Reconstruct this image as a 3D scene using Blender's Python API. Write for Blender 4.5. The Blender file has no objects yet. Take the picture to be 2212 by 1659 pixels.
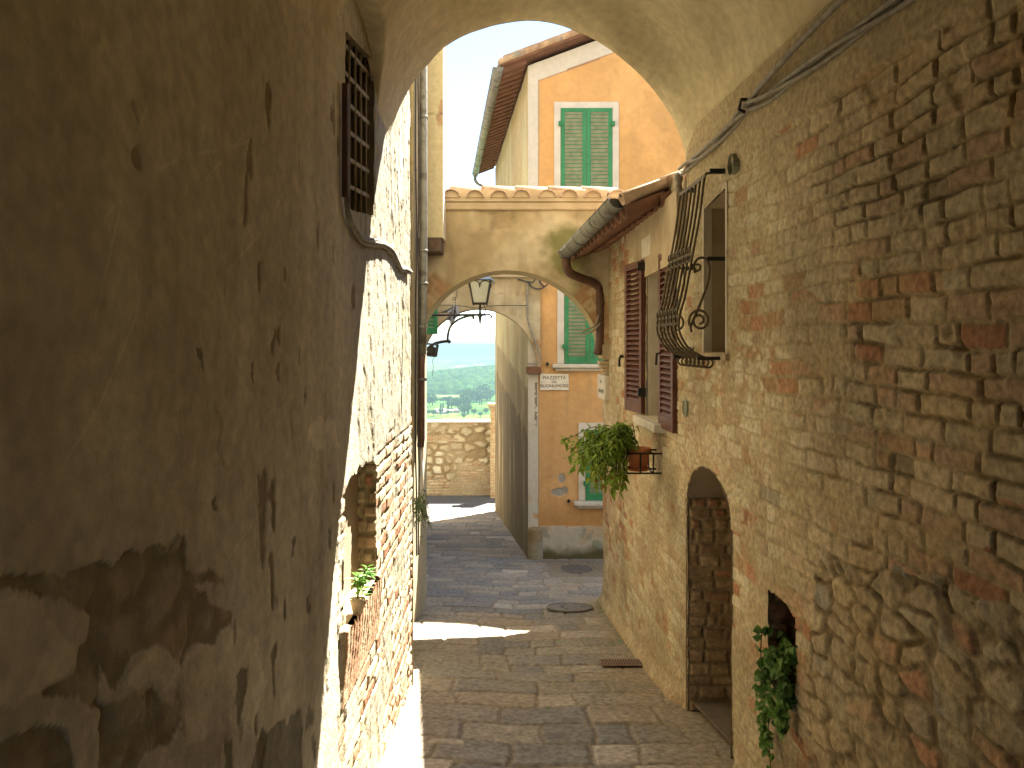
import bpy, bmesh, math, random
import numpy as np
from mathutils import Vector, Matrix

random.seed(7)
SC = bpy.context.scene
COL = SC.collection
F = 1650.0                      # focal length in units of a 2212 px wide picture
HU, HV = 1106.0, 745.0          # principal column, horizon row

# ------------------------------------------------------------------ camera
cam_d = bpy.data.cameras.new("camera")
cam = bpy.data.objects.new("camera", cam_d)
COL.objects.link(cam)
cam.location = (0, 0, 0)
cam.rotation_euler = (math.radians(90), 0, 0)
cam_d.sensor_width = 36.0
cam_d.lens = 36.0 * F / 2212.0
cam_d.shift_y = -84.5 / 2212.0
cam_d.clip_start = 0.05
cam_d.clip_end = 40000
SC.camera = cam

# ------------------------------------------------------------------ light
TX, TY = 0.345, 0.555             # sun direction per metre of height
SUN_EL = math.atan(1.0 / math.hypot(TX, TY))
SUN_AZ = math.atan2(TX, TY)
w = bpy.data.worlds.new("World")
SC.world = w
w.use_nodes = True
wn = w.node_tree
sky = wn.nodes.new("ShaderNodeTexSky")
sky.sky_type = 'NISHITA'
sky.sun_disc = False
sky.sun_elevation = SUN_EL
sky.sun_rotation = SUN_AZ
sky.altitude = 500
sky.air_density = 1.0
sky.dust_density = 0.3
sky.ozone_density = 1.0
bg = wn.nodes["Background"]
bg.inputs[1].default_value = 0.056
wn.links.new(sky.outputs[0], bg.inputs[0])
sd = bpy.data.lights.new("sun", 'SUN')
sd.energy = 4.8
sd.angle = math.radians(0.5)
sd.color = (1.0, 0.945, 0.86)
sun = bpy.data.objects.new("sun", sd)
COL.objects.link(sun)
sun.location = (20, 25, 60)
sun.rotation_euler = Vector((TX, TY, 1)).to_track_quat('Z', 'Y').to_euler()
SC.view_settings.view_transform = 'Standard'
SC.view_settings.look = 'None'
SC.view_settings.exposure = 2.88
SC.view_settings.gamma = 1.0
SC.view_settings.use_curve_mapping = False
cy = SC.cycles
cy.max_bounces = 12
cy.diffuse_bounces = 8
cy.glossy_bounces = 3
cy.transmission_bounces = 4
cy.volume_bounces = 1
cy.transparent_max_bounces = 6
cy.sample_clamp_indirect = 8.0
cy.use_denoising = True
try:
    cy.denoiser = 'OPENIMAGEDENOISE'
except Exception:
    pass

# ------------------------------------------------------------------ numpy noise
def _hash(ix, iy, s):
    n = (ix.astype(np.int64) * 374761393 + iy.astype(np.int64) * 668265263 + int(s) * 974711) & 0xffffffff
    n = ((n ^ (n >> 13)) * 1274126177) & 0xffffffff
    n = ((n ^ (n >> 15)) * 1103515245) & 0xffffffff
    return ((n >> 8) & 0xffff) / 65535.0

def vn(x, y, s=0):
    x = np.asarray(x, float); y = np.asarray(y, float)
    ix = np.floor(x); iy = np.floor(y)
    fx = x - ix; fy = y - iy
    fx = fx * fx * (3 - 2 * fx); fy = fy * fy * (3 - 2 * fy)
    a = _hash(ix, iy, s); b = _hash(ix + 1, iy, s)
    c = _hash(ix, iy + 1, s); d = _hash(ix + 1, iy + 1, s)
    return (a * (1 - fx) + b * fx) * (1 - fy) + (c * (1 - fx) + d * fx) * fy

def fbm(x, y, s=0, o=4):
    t = 0; a = 0.5; n = 0
    for i in range(o):
        t = t + a * vn(x, y, s + i * 17); n += a
        x = x * 2.03 + 5.1; y = y * 2.03 + 3.7; a *= 0.5
    return t / n

def ss(a, b, x):
    t = np.clip((x - a) / (b - a), 0, 1)
    return t * t * (3 - 2 * t)

def mix(a, b, t):
    t = np.asarray(t)[..., None]
    return np.asarray(a) * (1 - t) + np.asarray(b) * t

def bricks(U, V, ch, bl, seed, warp=0.03):
    V2 = V + warp * (fbm(U * 1.3, V * 1.3, seed + 1, 3) - .5) + .012 * (vn(U * 9, V * 9, seed + 2) - .5)
    U2 = U + warp * (fbm(U * 1.3, V * 1.3, seed + 3, 3) - .5) + .012 * (vn(U * 9, V * 9, seed + 4) - .5)
    rng = np.random.RandomState(seed)
    v0, v1 = V2.min() - .3, V2.max() + .3
    n = int((v1 - v0) / ch * 1.3) + 6
    b = v0 + np.concatenate([[0], np.cumsum(ch * (.82 + .36 * rng.rand(n)))])
    ci = np.searchsorted(b, V2) - 1
    dv = np.minimum(V2 - b[ci], b[ci + 1] - V2)
    bi = np.zeros(U.shape, int); du = np.zeros(U.shape); pu = np.zeros(U.shape)
    u0, u1 = U2.min() - 1, U2.max() + 1
    for c in np.unique(ci):
        m = ci == c
        k = int((u1 - u0) / bl * 2.4) + 6
        ln = np.where(rng.rand(k) < .35, .5, 1.0) * bl * (.8 + .4 * rng.rand(k))
        e = u0 - rng.rand() * bl + np.concatenate([[0], np.cumsum(ln)])
        u = U2[m]
        j = np.searchsorted(e, u) - 1
        bi[m] = j
        du[m] = np.minimum(u - e[j], e[j + 1] - u)
    r = [_hash(ci, bi, seed + q) for q in (11, 12, 13, 14)]
    return r, np.minimum(du, dv), dv

def rubble(U, V, sx, sy, seed, jit=.85):
    U = U + .25 * sx * (fbm(U / sx * .7, V / sy * .7, seed + 5, 3) - .5)
    V = V + .25 * sy * (fbm(U / sx * .7, V / sy * .7, seed + 6, 3) - .5)
    x = U / sx; y = V / sy
    ix = np.floor(x); iy = np.floor(y)
    f1 = np.full(U.shape, 9.); f2 = np.full(U.shape, 9.)
    ca = np.zeros(U.shape); cb = np.zeros(U.shape)
    for a in (-1, 0, 1):
        for b in (-1, 0, 1):
            jx = ix + a; jy = iy + b
            px = jx + .5 + jit * (_hash(jx, jy, seed) - .5)
            py = jy + .5 + jit * (_hash(jx, jy, seed + 1) - .5)
            d = np.maximum(np.abs(x - px), np.abs(y - py)) * .55 + .45 * np.hypot(x - px, y - py)
            nr = d < f1
            f2 = np.where(nr, f1, np.minimum(f2, d))
            ca = np.where(nr, jx, ca); cb = np.where(nr, jy, cb)
            f1 = np.where(nr, d, f1)
    r = [_hash(ca, cb, seed + q) for q in (21, 22, 23, 24)]
    return r, (f2 - f1) * .5 * min(sx, sy)

def pick(pal, r):
    pal = np.array(pal)
    return pal[np.minimum((r * len(pal)).astype(int), len(pal) - 1)]

# ------------------------------------------------------------------ object helpers
def tag(o, label=None, cat=None, group=None, kind=None):
    if label: o["label"] = label
    if cat: o["category"] = cat
    if group: o["group"] = group
    if kind: o["kind"] = kind
    return o

def thing(name, label, cat, loc=(0, 0, 0), group=None):
    o = bpy.data.objects.new(name, None)
    COL.objects.link(o)
    o.location = loc
    o.empty_display_size = .1
    return tag(o, label, cat, group)

def link(name, me, mat, parent=None, smooth=False):
    o = bpy.data.objects.new(name, me)
    if mat is not None:
        for m_ in (mat if isinstance(mat, (list, tuple)) else [mat]):
            me.materials.append(m_)
    COL.objects.link(o)
    if parent is not None:
        o.parent = parent
        p = parent
        off = Vector((0, 0, 0))
        while p is not None:
            off += p.location; p = p.parent
        o.location = -off            # vertices are given in world coordinates
    if smooth:
        me.polygons.foreach_set("use_smooth", [True] * len(me.polygons))
    return o

def grid(name, P, mat, parent=None, col=None, keep=None, flip=False, smooth=True):
    n, m = P.shape[:2]
    idx = np.arange(n * m).reshape(n, m)
    q = np.stack([idx[:-1, :-1], idx[1:, :-1], idx[1:, 1:], idx[:-1, 1:]], -1)
    if flip: q = q[..., ::-1]
    q = q[keep] if keep is not None else q.reshape(-1, 4)
    used = np.unique(q)
    rem = np.zeros(n * m, int); rem[used] = np.arange(len(used))
    q = rem[q]
    V = P.reshape(-1, 3)[used]
    me = bpy.data.meshes.new(name)
    me.vertices.add(len(V)); me.vertices.foreach_set("co", V.astype(np.float32).ravel())
    me.loops.add(q.size); me.loops.foreach_set("vertex_index", q.astype(np.int32).ravel())
    me.polygons.add(len(q))
    me.polygons.foreach_set("loop_start", np.arange(0, q.size, 4, dtype=np.int32))
    try:
        me.polygons.foreach_set("loop_total", np.full(len(q), 4, dtype=np.int32))
    except Exception:
        pass
    me.update(calc_edges=True)
    if col is not None:
        at = me.attributes.new("Col", 'FLOAT_COLOR', 'POINT')
        c4 = np.ones((len(V), 4), np.float32)
        c4[:, :3] = np.clip(col.reshape(-1, 3)[used], 0.004, .95)
        at.data.foreach_set("color", c4.ravel())
    o = link(name, me, mat, parent)
    if smooth:
        me.polygons.foreach_set("use_smooth", np.ones(len(q), bool))
    return o

def pym(name, verts, faces, mat, parent=None, smooth=False):
    me = bpy.data.meshes.new(name)
    me.from_pydata([tuple(v) for v in verts], [], faces)
    me.update()
    return link(name, me, mat, parent, smooth)

SPLIT = {'end_cap', 'cross_rail', 'wall_strap', 'pipe_collar', 'pipe_clip', 'hinge', 'joint_band', 'plaster_edge', 'screw', 'window', 'rafter_end', 'upright_bar', 'farm_block', 'tile_mortar'}
class MB:
    """collects shapes for ONE mesh"""
    def __init__(s): s.v = []; s.f = []
    def add(s, vs, fs):
        o = len(s.v); s.v += [tuple(v) for v in vs]; s.f += [tuple(i + o for i in f) for f in fs]
    def hexa(s, p):       # 8 corners: bottom 0-3, top 4-7
        s.add(p, [(0, 3, 2, 1), (4, 5, 6, 7), (0, 1, 5, 4), (1, 2, 6, 5), (2, 3, 7, 6), (3, 0, 4, 7)])
    def box(s, x0, x1, y0, y1, z0, z1):
        s.hexa([(x0, y0, z0), (x1, y0, z0), (x1, y1, z0), (x0, y1, z0), (x0, y0, z1), (x1, y0, z1), (x1, y1, z1), (x0, y1, z1)])
    def obox(s, O, A, B, C):   # origin and three edge vectors
        O, A, B, C = map(Vector, (O, A, B, C))
        s.hexa([O, O + A, O + A + B, O + B, O + C, O + A + C, O + A + B + C, O + B + C])
    def tube(s, pts, r, n=8, cap=True):
        pts = [Vector(p) for p in pts]
        rs = r if isinstance(r, (list, tuple)) else [r] * len(pts)
        rings = []
        up = None
        for i, p in enumerate(pts):
            t = (pts[min(i + 1, len(pts) - 1)] - pts[max(i - 1, 0)])
            if t.length < 1e-9: t = Vector((0, 0, 1))
            t.normalize()
            if up is None:
                up = Vector((0, 0, 1)) if abs(t.z) < .9 else Vector((1, 0, 0))
            a = up - t * up.dot(t)
            if a.length < 1e-5: a = Vector((1, 0, 0)) - t * t.x
            a.normalize(); up = a
            b = t.cross(a)
            rings.append([p + (a * math.cos(k * 2 * math.pi / n) + b * math.sin(k * 2 * math.pi / n)) * rs[i] for k in range(n)])
        vs = [v for r_ in rings for v in r_]
        fs = []
        for i in range(len(pts) - 1):
            for k in range(n):
                k2 = (k + 1) % n
                fs.append((i * n + k, i * n + k2, (i + 1) * n + k2, (i + 1) * n + k))
        if cap:
            fs.append(tuple(range(n - 1, -1, -1))); fs.append(tuple((len(pts) - 1) * n + k for k in range(n)))
        s.add(vs, fs)
    def lathe(s, c, prof, n=20, axis=(0, 0, 1)):
        ax = Vector(axis).normalized()
        a = (Vector((1, 0, 0)) if abs(ax.x) < .9 else Vector((0, 1, 0)))
        a = (a - ax * a.dot(ax)).normalized(); b = ax.cross(a)
        c = Vector(c); vs = []
        for r, h in prof:
            for k in range(n):
                q = 2 * math.pi * k / n
                vs.append(c + ax * h + (a * math.cos(q) + b * math.sin(q)) * r)
        fs = []
        for i in range(len(prof) - 1):
            for k in range(n):
                k2 = (k + 1) % n
                fs.append((i * n + k, i * n + k2, (i + 1) * n + k2, (i + 1) * n + k))
        s.add(vs, fs)
    def prism(s, poly, ext):
        e = Vector(ext); n = len(poly)
        vs = [Vector(p) for p in poly] + [Vector(p) + e for p in poly]
        fs = [tuple(range(n)), tuple(range(2 * n - 1, n - 1, -1))] + [(i, i + n, (i + 1) % n + n, (i + 1) % n) for i in range(n)]
        s.add(vs, fs)
    def pieces(s):
        p = list(range(len(s.v)))
        def fd(i):
            while p[i] != i: p[i] = p[p[i]]; i = p[i]
            return i
        for f in s.f:
            for k in f[1:]: p[fd(k)] = fd(f[0])
        gr = {}
        for f in s.f: gr.setdefault(fd(f[0]), []).append(f)
        out = []
        for fs in gr.values():
            m = MB(); ids = sorted({i for f in fs for i in f}); r = {j: k for k, j in enumerate(ids)}
            m.v = [s.v[i] for i in ids]; m.f = [tuple(r[i] for i in f) for f in fs]; out.append(m)
        return out
    def build(s, name, mat, parent=None, smooth=False, bevel=0):
        if name in SPLIT and parent is not None:
            o = None
            for m in s.pieces(): o = m.build1(name, mat, parent, smooth, bevel)
            return o
        return s.build1(name, mat, parent, smooth, bevel)
    def build1(s, name, mat, parent=None, smooth=False, bevel=0):
        o = pym(name, s.v, s.f, mat, parent, smooth)
        bm = bmesh.new(); bm.from_mesh(o.data); bmesh.ops.recalc_face_normals(bm, faces=bm.faces)
        if bevel:
            bmesh.ops.bevel(bm, geom=[e for e in bm.edges if len(e.link_faces) == 2 and e.calc_face_angle(0) > .5], offset=bevel, segments=1, affect='EDGES')
        bm.to_mesh(o.data); bm.free()
        return o

def spline(pts, n=8):
    P = [Vector(p) for p in pts]; out = []
    for i in range(len(P) - 1):
        p0 = P[max(i - 1, 0)]; p1 = P[i]; p2 = P[i + 1]; p3 = P[min(i + 2, len(P) - 1)]
        for k in range(n):
            t = k / n
            out.append(.5 * ((2 * p1) + (p2 - p0) * t + (2 * p0 - 5 * p1 + 4 * p2 - p3) * t * t + (3 * p1 - p0 - 3 * p2 + p3) * t ** 3))
    out.append(P[-1]); return out

def at(u, v, Y):          # photo position at a known distance
    return Vector(((u - HU) / F * Y, Y, (HV - v) / F * Y))

# ------------------------------------------------------------------ materials
def nodes(name):
    m = bpy.data.materials.new(name); m.use_nodes = True
    nt = m.node_tree
    return m, nt, nt.nodes["Principled BSDF"]

def N(nt, t, **kw):
    n = nt.nodes.new(t)
    for k, v in kw.items():
        setattr(n, k, v)
    return n

def bump(nt, b, scale, strength, dist=.01, detail=6, coord=None):
    nz = N(nt, "ShaderNodeTexNoise"); nz.inputs["Scale"].default_value = scale; nz.inputs["Detail"].default_value = detail
    if coord is not None: nt.links.new(coord, nz.inputs["Vector"])
    bp = N(nt, "ShaderNodeBump"); bp.inputs["Strength"].default_value = strength; bp.inputs["Distance"].default_value = dist
    nt.links.new(nz.outputs["Fac"], bp.inputs["Height"]); nt.links.new(bp.outputs[0], b.inputs["Normal"])
    return nz

def geo(nt):
    return N(nt, "ShaderNodeNewGeometry").outputs["Position"]

def attr_mat(name, rough=.92, bs=90, bst=.5, bd=.006, var=.3, vs=25, spec=.2, tint=(1, 1, 1)):
    m, nt, b = nodes(name)
    a = N(nt, "ShaderNodeAttribute", attribute_name="Col")
    pos = geo(nt)
    nz = bump(nt, b, bs, bst, bd, 5, pos)
    n2 = N(nt, "ShaderNodeTexNoise"); n2.inputs["Scale"].default_value = vs; n2.inputs["Detail"].default_value = 8
    nt.links.new(pos, n2.inputs["Vector"])
    mr = N(nt, "ShaderNodeMapRange"); mr.inputs[1].default_value = .3; mr.inputs[2].default_value = .7
    mr.inputs[3].default_value = 1 - var; mr.inputs[4].default_value = 1 + var
    nt.links.new(n2.outputs["Fac"], mr.inputs[0])
    mx = N(nt, "ShaderNodeVectorMath", operation='SCALE')
    nt.links.new(a.outputs["Color"], mx.inputs[0]); nt.links.new(mr.outputs[0], mx.inputs[3])
    m2 = N(nt, "ShaderNodeVectorMath", operation='MULTIPLY'); m2.inputs[1].default_value = tint
    nt.links.new(mx.outputs[0], m2.inputs[0]); nt.links.new(m2.outputs[0], b.inputs["Base Color"])
    b.inputs["Roughness"].default_value = rough
    b.inputs["Specular IOR Level"].default_value = spec
    return m

def noise_mat(name, c1, c2, scale=8, rough=.8, bs=60, bst=.3, bd=.004, metal=0, c3=None, s3=2, t3=.6, spec=.3):
    m, nt, b = nodes(name)
    pos = geo(nt)
    nz = N(nt, "ShaderNodeTexNoise"); nz.inputs["Scale"].default_value = scale; nz.inputs["Detail"].default_value = 8
    nt.links.new(pos, nz.inputs["Vector"])
    cr = N(nt, "ShaderNodeValToRGB")
    cr.color_ramp.elements[0].position = .32; cr.color_ramp.elements[1].position = .68
    cr.color_ramp.elements[0].color = (*c1, 1); cr.color_ramp.elements[1].color = (*c2, 1)
    nt.links.new(nz.outputs["Fac"], cr.inputs[0])
    out = cr.outputs[0]
    if c3:
        n3 = N(nt, "ShaderNodeTexNoise"); n3.inputs["Scale"].default_value = s3; n3.inputs["Detail"].default_value = 9
        n3.inputs["Roughness"].default_value = .65
        nt.links.new(pos, n3.inputs["Vector"])
        r3 = N(nt, "ShaderNodeMapRange"); r3.inputs[1].default_value = t3; r3.inputs[2].default_value = t3 + .08
        nt.links.new(n3.outputs["Fac"], r3.inputs[0])
        mx = N(nt, "ShaderNodeMix", data_type='RGBA')
        nt.links.new(r3.outputs[0], mx.inputs[0]); nt.links.new(out, mx.inputs[6]); mx.inputs[7].default_value = (*c3, 1)
        out = mx.outputs[2]
    nt.links.new(out, b.inputs["Base Color"])
    bump(nt, b, bs, bst, bd, 5, pos)
    b.inputs["Roughness"].default_value = rough; b.inputs["Metallic"].default_value = metal
    b.inputs["Specular IOR Level"].default_value = spec
    return m

def leaf_mat(name, c1, c2, tr=.35):
    m, nt, b = nodes(name)
    nz = N(nt, "ShaderNodeTexNoise"); nz.inputs["Scale"].default_value = 14; nz.inputs["Detail"].default_value = 3
    nt.links.new(geo(nt), nz.inputs["Vector"])
    cr = N(nt, "ShaderNodeValToRGB"); cr.color_ramp.elements[0].position = .35; cr.color_ramp.elements[1].position = .65
    cr.color_ramp.elements[0].color = (*c1, 1); cr.color_ramp.elements[1].color = (*c2, 1)
    nt.links.new(nz.outputs["Fac"], cr.inputs[0]); nt.links.new(cr.outputs[0], b.inputs["Base Color"])
    b.inputs["Roughness"].default_value = .5
    t = N(nt, "ShaderNodeBsdfTranslucent"); nt.links.new(cr.outputs[0], t.inputs[0])
    mx = N(nt, "ShaderNodeMixShader"); mx.inputs[0].default_value = tr
    nt.links.new(b.outputs[0], mx.inputs[1]); nt.links.new(t.outputs[0], mx.inputs[2])
    nt.links.new(mx.outputs[0], nt.nodes["Material Output"].inputs[0])
    return m

M = {}
M['masonry'] = attr_mat("masonry", bs=95, bst=.6, bd=.006, var=.30, vs=36, tint=(.97, .97, .90))
M['plaster'] = attr_mat("old_plaster", bs=75, bst=.65, bd=.006, var=.13, vs=20, tint=(.985, .985, .86))
M['archplaster'] = attr_mat("arch_plaster", bs=60, bst=.4, bd=.004, var=.10, vs=9, tint=(1, .985, .90))
M['stucco'] = attr_mat("painted_stucco", bs=160, bst=.35, bd=.003, var=.06, vs=12, tint=(.84, .84, .82))
M['paving'] = attr_mat("paving", rough=.8, bs=60, bst=.8, bd=.008, var=.34, vs=28, spec=.35)
M['land'] = attr_mat("land", rough=1, bs=.05, bst=.1, bd=1, var=.25, vs=.03, spec=0)
M['tan'] = noise_mat("tan_plaster", (.36, .28, .17), (.46, .37, .24), 6, .9, 90, .5, .006)
M['pale'] = noise_mat("pale_plaster", (.50, .44, .33), (.60, .54, .42), 7, .9, 90, .4, .005)
M['dull'] = noise_mat("dull_plaster", (.20, .155, .10), (.28, .22, .145), 6, .9, 80, .5, .006)
M['tile'] = noise_mat("roof_tile", (.34, .22, .14), (.50, .38, .26), 9, .9, 60, .6, .006, c3=(.30, .28, .22), s3=7, t3=.56)
M['tilered'] = noise_mat("tile_underside", (.13, .065, .04), (.20, .10, .06), 7, .9, 60, .5, .005)
M['stone'] = noise_mat("sill_stone", (.46, .42, .34), (.60, .56, .46), 14, .85, 80, .5, .005)
M['white'] = noise_mat("white_trim", (.50, .46, .39), (.60, .56, .48), 5, .9, 120, .3, .003)
M['marble'] = noise_mat("sign_marble", (.62, .57, .47), (.70, .66, .56), 10, .6, 60, .1, .001)
M['ink'] = noise_mat("letter_paint", (.05, .045, .04), (.10, .09, .08), 40, .8)
M['inkgrey'] = noise_mat("faded_letter_paint", (.22, .2, .18), (.30, .28, .25), 40, .8)
M['green'] = noise_mat("green_paint", (.024, .165, .066), (.038, .225, .095), 6, .55, 60, .15, .002)
M['greendark'] = noise_mat("shutter_shade_slats", (.16, .17, .10), (.24, .24, .15), 9, .8)
M['brown'] = noise_mat("brown_wood", (.085, .032, .022), (.13, .052, .035), 8, .45, 50, .2, .002)
M['iron'] = noise_mat("wrought_iron", (.018, .017, .015), (.04, .036, .03), 30, .5, 120, .3, .002, metal=.3)
M['ironbrown'] = noise_mat("weathered_iron", (.10, .08, .045), (.16, .13, .075), 30, .6, 120, .4, .002, metal=.2)
M['rustbar'] = noise_mat('rusty_bar', (.26, .21, .11), (.36, .29, .16), 30, .7, 120, .4, .002)
M['shadefloor'] = noise_mat('shaded_floor', (.10, .08, .055), (.16, .125, .085), 14, .95, 60, .6, .01)
M['rim'] = noise_mat('worn_iron', (.09, .085, .075), (.14, .13, .115), 30, .8)
M['slot'] = noise_mat('grate_slot', (.06, .04, .028), (.09, .06, .04), 30, .9)
M['zinc'] = noise_mat("zinc", (.15, .15, .125), (.23, .23, .195), 9, .55, 40, .15, .002, metal=.1, c3=(.10, .095, .08), s3=6, t3=.54)
M['zincdark'] = noise_mat("gutter_end", (.03, .028, .025), (.05, .045, .04), 9, .6)
M['pipebrown'] = noise_mat("brown_pipe", (.085, .045, .032), (.13, .07, .05), 9, .45, 40, .1, .002)
M['cable'] = noise_mat("cable_sheath", (.20, .18, .14), (.32, .29, .23), 25, .7)
M['cabledark'] = noise_mat("dark_cable_sheath", (.03, .028, .026), (.07, .065, .06), 25, .6)
M['pvc'] = noise_mat("white_pipe", (.62, .6, .55), (.7, .68, .62), 8, .5)
M['wooddark'] = noise_mat("old_beam", (.07, .045, .03), (.13, .09, .06), 16, .85, 50, .7, .01)
M['terra'] = noise_mat("terracotta_pot", (.42, .14, .05), (.52, .19, .08), 8, .8, 60, .2, .002)
M['rustgrate'] = noise_mat("rusty_grate", (.20, .13, .085), (.27, .18, .12), 20, .8)
M['steel'] = noise_mat("cast_iron_cover", (.15, .14, .12), (.22, .205, .18), 30, .7, 60, .4, .003)
M['black'] = noise_mat("dark_interior", (.012, .01, .008), (.02, .017, .014), 5, .9)
M['board'] = noise_mat("window_board", (.17, .145, .09), (.21, .18, .115), 4, .8, 40, .1, .002)
M['lampglass'] = noise_mat("frosted_lamp_glass", (.30, .31, .25), (.36, .37, .30), 6, .35, 20, .05, .001, spec=.5)
M['lamproof'] = noise_mat("lamp_roof_metal", (.16, .20, .24), (.24, .29, .34), 8, .4, 40, .1, .002, metal=.4)
M['cloth'] = noise_mat("grey_cloth", (.20, .20, .21), (.30, .30, .31), 12, .95, 200, .4, .003)
M['soil'] = noise_mat("soil", (.03, .02, .012), (.06, .04, .025), 30, 1)
M['leaf'] = leaf_mat("leaf_green", (.13, .23, .02), (.33, .45, .06))
M['leafbright'] = leaf_mat("leaf_bright", (.10, .26, .03), (.20, .40, .06))
M['ivy'] = leaf_mat("ivy_leaf", (.08, .19, .03), (.20, .36, .07), .4)
M['weed'] = leaf_mat("weed_leaf", (.12, .20, .09), (.22, .32, .14))
M['stem'] = noise_mat("plant_stem", (.06, .06, .02), (.10, .09, .03), 20, .8)
M['flower'] = leaf_mat("red_petal", (.55, .03, .02), (.75, .08, .04))
M['glass'] = noise_mat("window_glass", (.02, .022, .024), (.03, .032, .034), 2, .08, 2, 0, .001, spec=.8)
M['asphalt'] = noise_mat("asphalt", (.09, .09, .09), (.12, .12, .12), 20, .9, 150, .4, .004)
M['farwall'] = noise_mat("farm_wall", (.40, .33, .27), (.50, .42, .35), .2, .9)
M['farroof'] = noise_mat("farm_roof", (.34, .25, .21), (.45, .34, .29), .2, .9)
M['cypress'] = noise_mat("cypress_leaf", (.010, .022, .008), (.02, .04, .014), .6, 1)
M['crown'] = noise_mat("far_tree_leaf", (.03, .075, .014), (.06, .125, .025), .25, 1)
M['trunk'] = noise_mat("bark", (.05, .035, .02), (.08, .06, .04), 2, 1)
M['vent'] = noise_mat("vent_plate", (.20, .22, .15), (.28, .30, .21), 20, .6)

# ------------------------------------------------------------------ ground profile and walls
def gz(Y):
    return np.interp(Y, [-8, 4, 11.5, 12.6, 19.9, 20.8, 40], [-.6, -2.22, -3.39, -3.53, -4.33, -4.40, -4.40])

def Xr(Y):
    return np.interp(Y, [-8, 1, 2.5, 4.16, 4.95, 5.9, 7.2, 8.9], [1.65, 1.41, 1.315, 1.195, 1.14, 1.095, 1.073, 1.06])

def Xl(Y):
    return np.interp(Y, [-8, 1, 4, 5.5], [-.80, -.745, -.705, -.72])

def inY(prof, Y, Z):
    # polygon test on arrays; prof is a list of (Y, Z)
    c = np.zeros(Y.shape, bool); n = len(prof); j = n - 1
    for i in range(n):
        yi, zi = prof[i]; yj, zj = prof[j]
        if zi != zj:
            k = ((zi > Z) != (zj > Z)) & (Y < (yj - yi) * (Z - zi) / (zj - zi) + yi)
            c ^= k
        j = i
    return c

def arch_prof(y0, y1, zb, zs, rise, n=14):
    c = (y0 + y1) / 2; r = (y1 - y0) / 2
    return [(y0, zb), (y1, zb)] + [(c + r * math.cos(a), zs + rise * math.sin(a)) for a in np.linspace(0, math.pi, n)]

def shrink(prof, d):
    cy_ = sum(p[0] for p in prof) / len(prof); cz_ = sum(p[1] for p in prof) / len(prof)
    hy = max(abs(p[0] - cy_) for p in prof); hz = max(abs(p[1] - cz_) for p in prof)
    return [(cy_ + (p[0] - cy_) * (1 - d / hy), cz_ + (p[1] - cz_) * (1 - d / hz)) for p in prof]

def recess(name, prof, wallx, depth, sgn, mat, parent, back=None, start=.006):
    """a niche in a side wall: sgn +1 goes to +X"""
    n = len(prof); vs = []
    for d in (start, depth):
        vs += [(float(wallx(p[0])) + sgn * d, p[0], p[1]) for p in prof]
    fs = [(i, (i + 1) % n, (i + 1) % n + n, i + n) for i in range(n)]
    o = pym(name, vs, fs + [tuple(range(n, 2 * n))], mat, parent)
    return o

# ================================================================== RIGHT: brick house (its wall runs on into the passage)
brick_house = thing("brick_house", "weathered tan brick house with brown shutters and tiled eave on the right", "house", (1.2, 5, 0))
NICHE_R = arch_prof(4.14, 4.95, -2.75, -1.02, .29)
SLOT_R = [(3.35, -1.62), (3.67, -1.62), (3.67, -1.155), (3.35, -1.19)]
WIN_G = [(4.22, -.045), (4.6, -.045), (4.6, .82), (4.22, .875)]
WIN_B = [(5.62, -.57), (6.17, -.57), (6.17, .70), (5.62, .70)]

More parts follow.
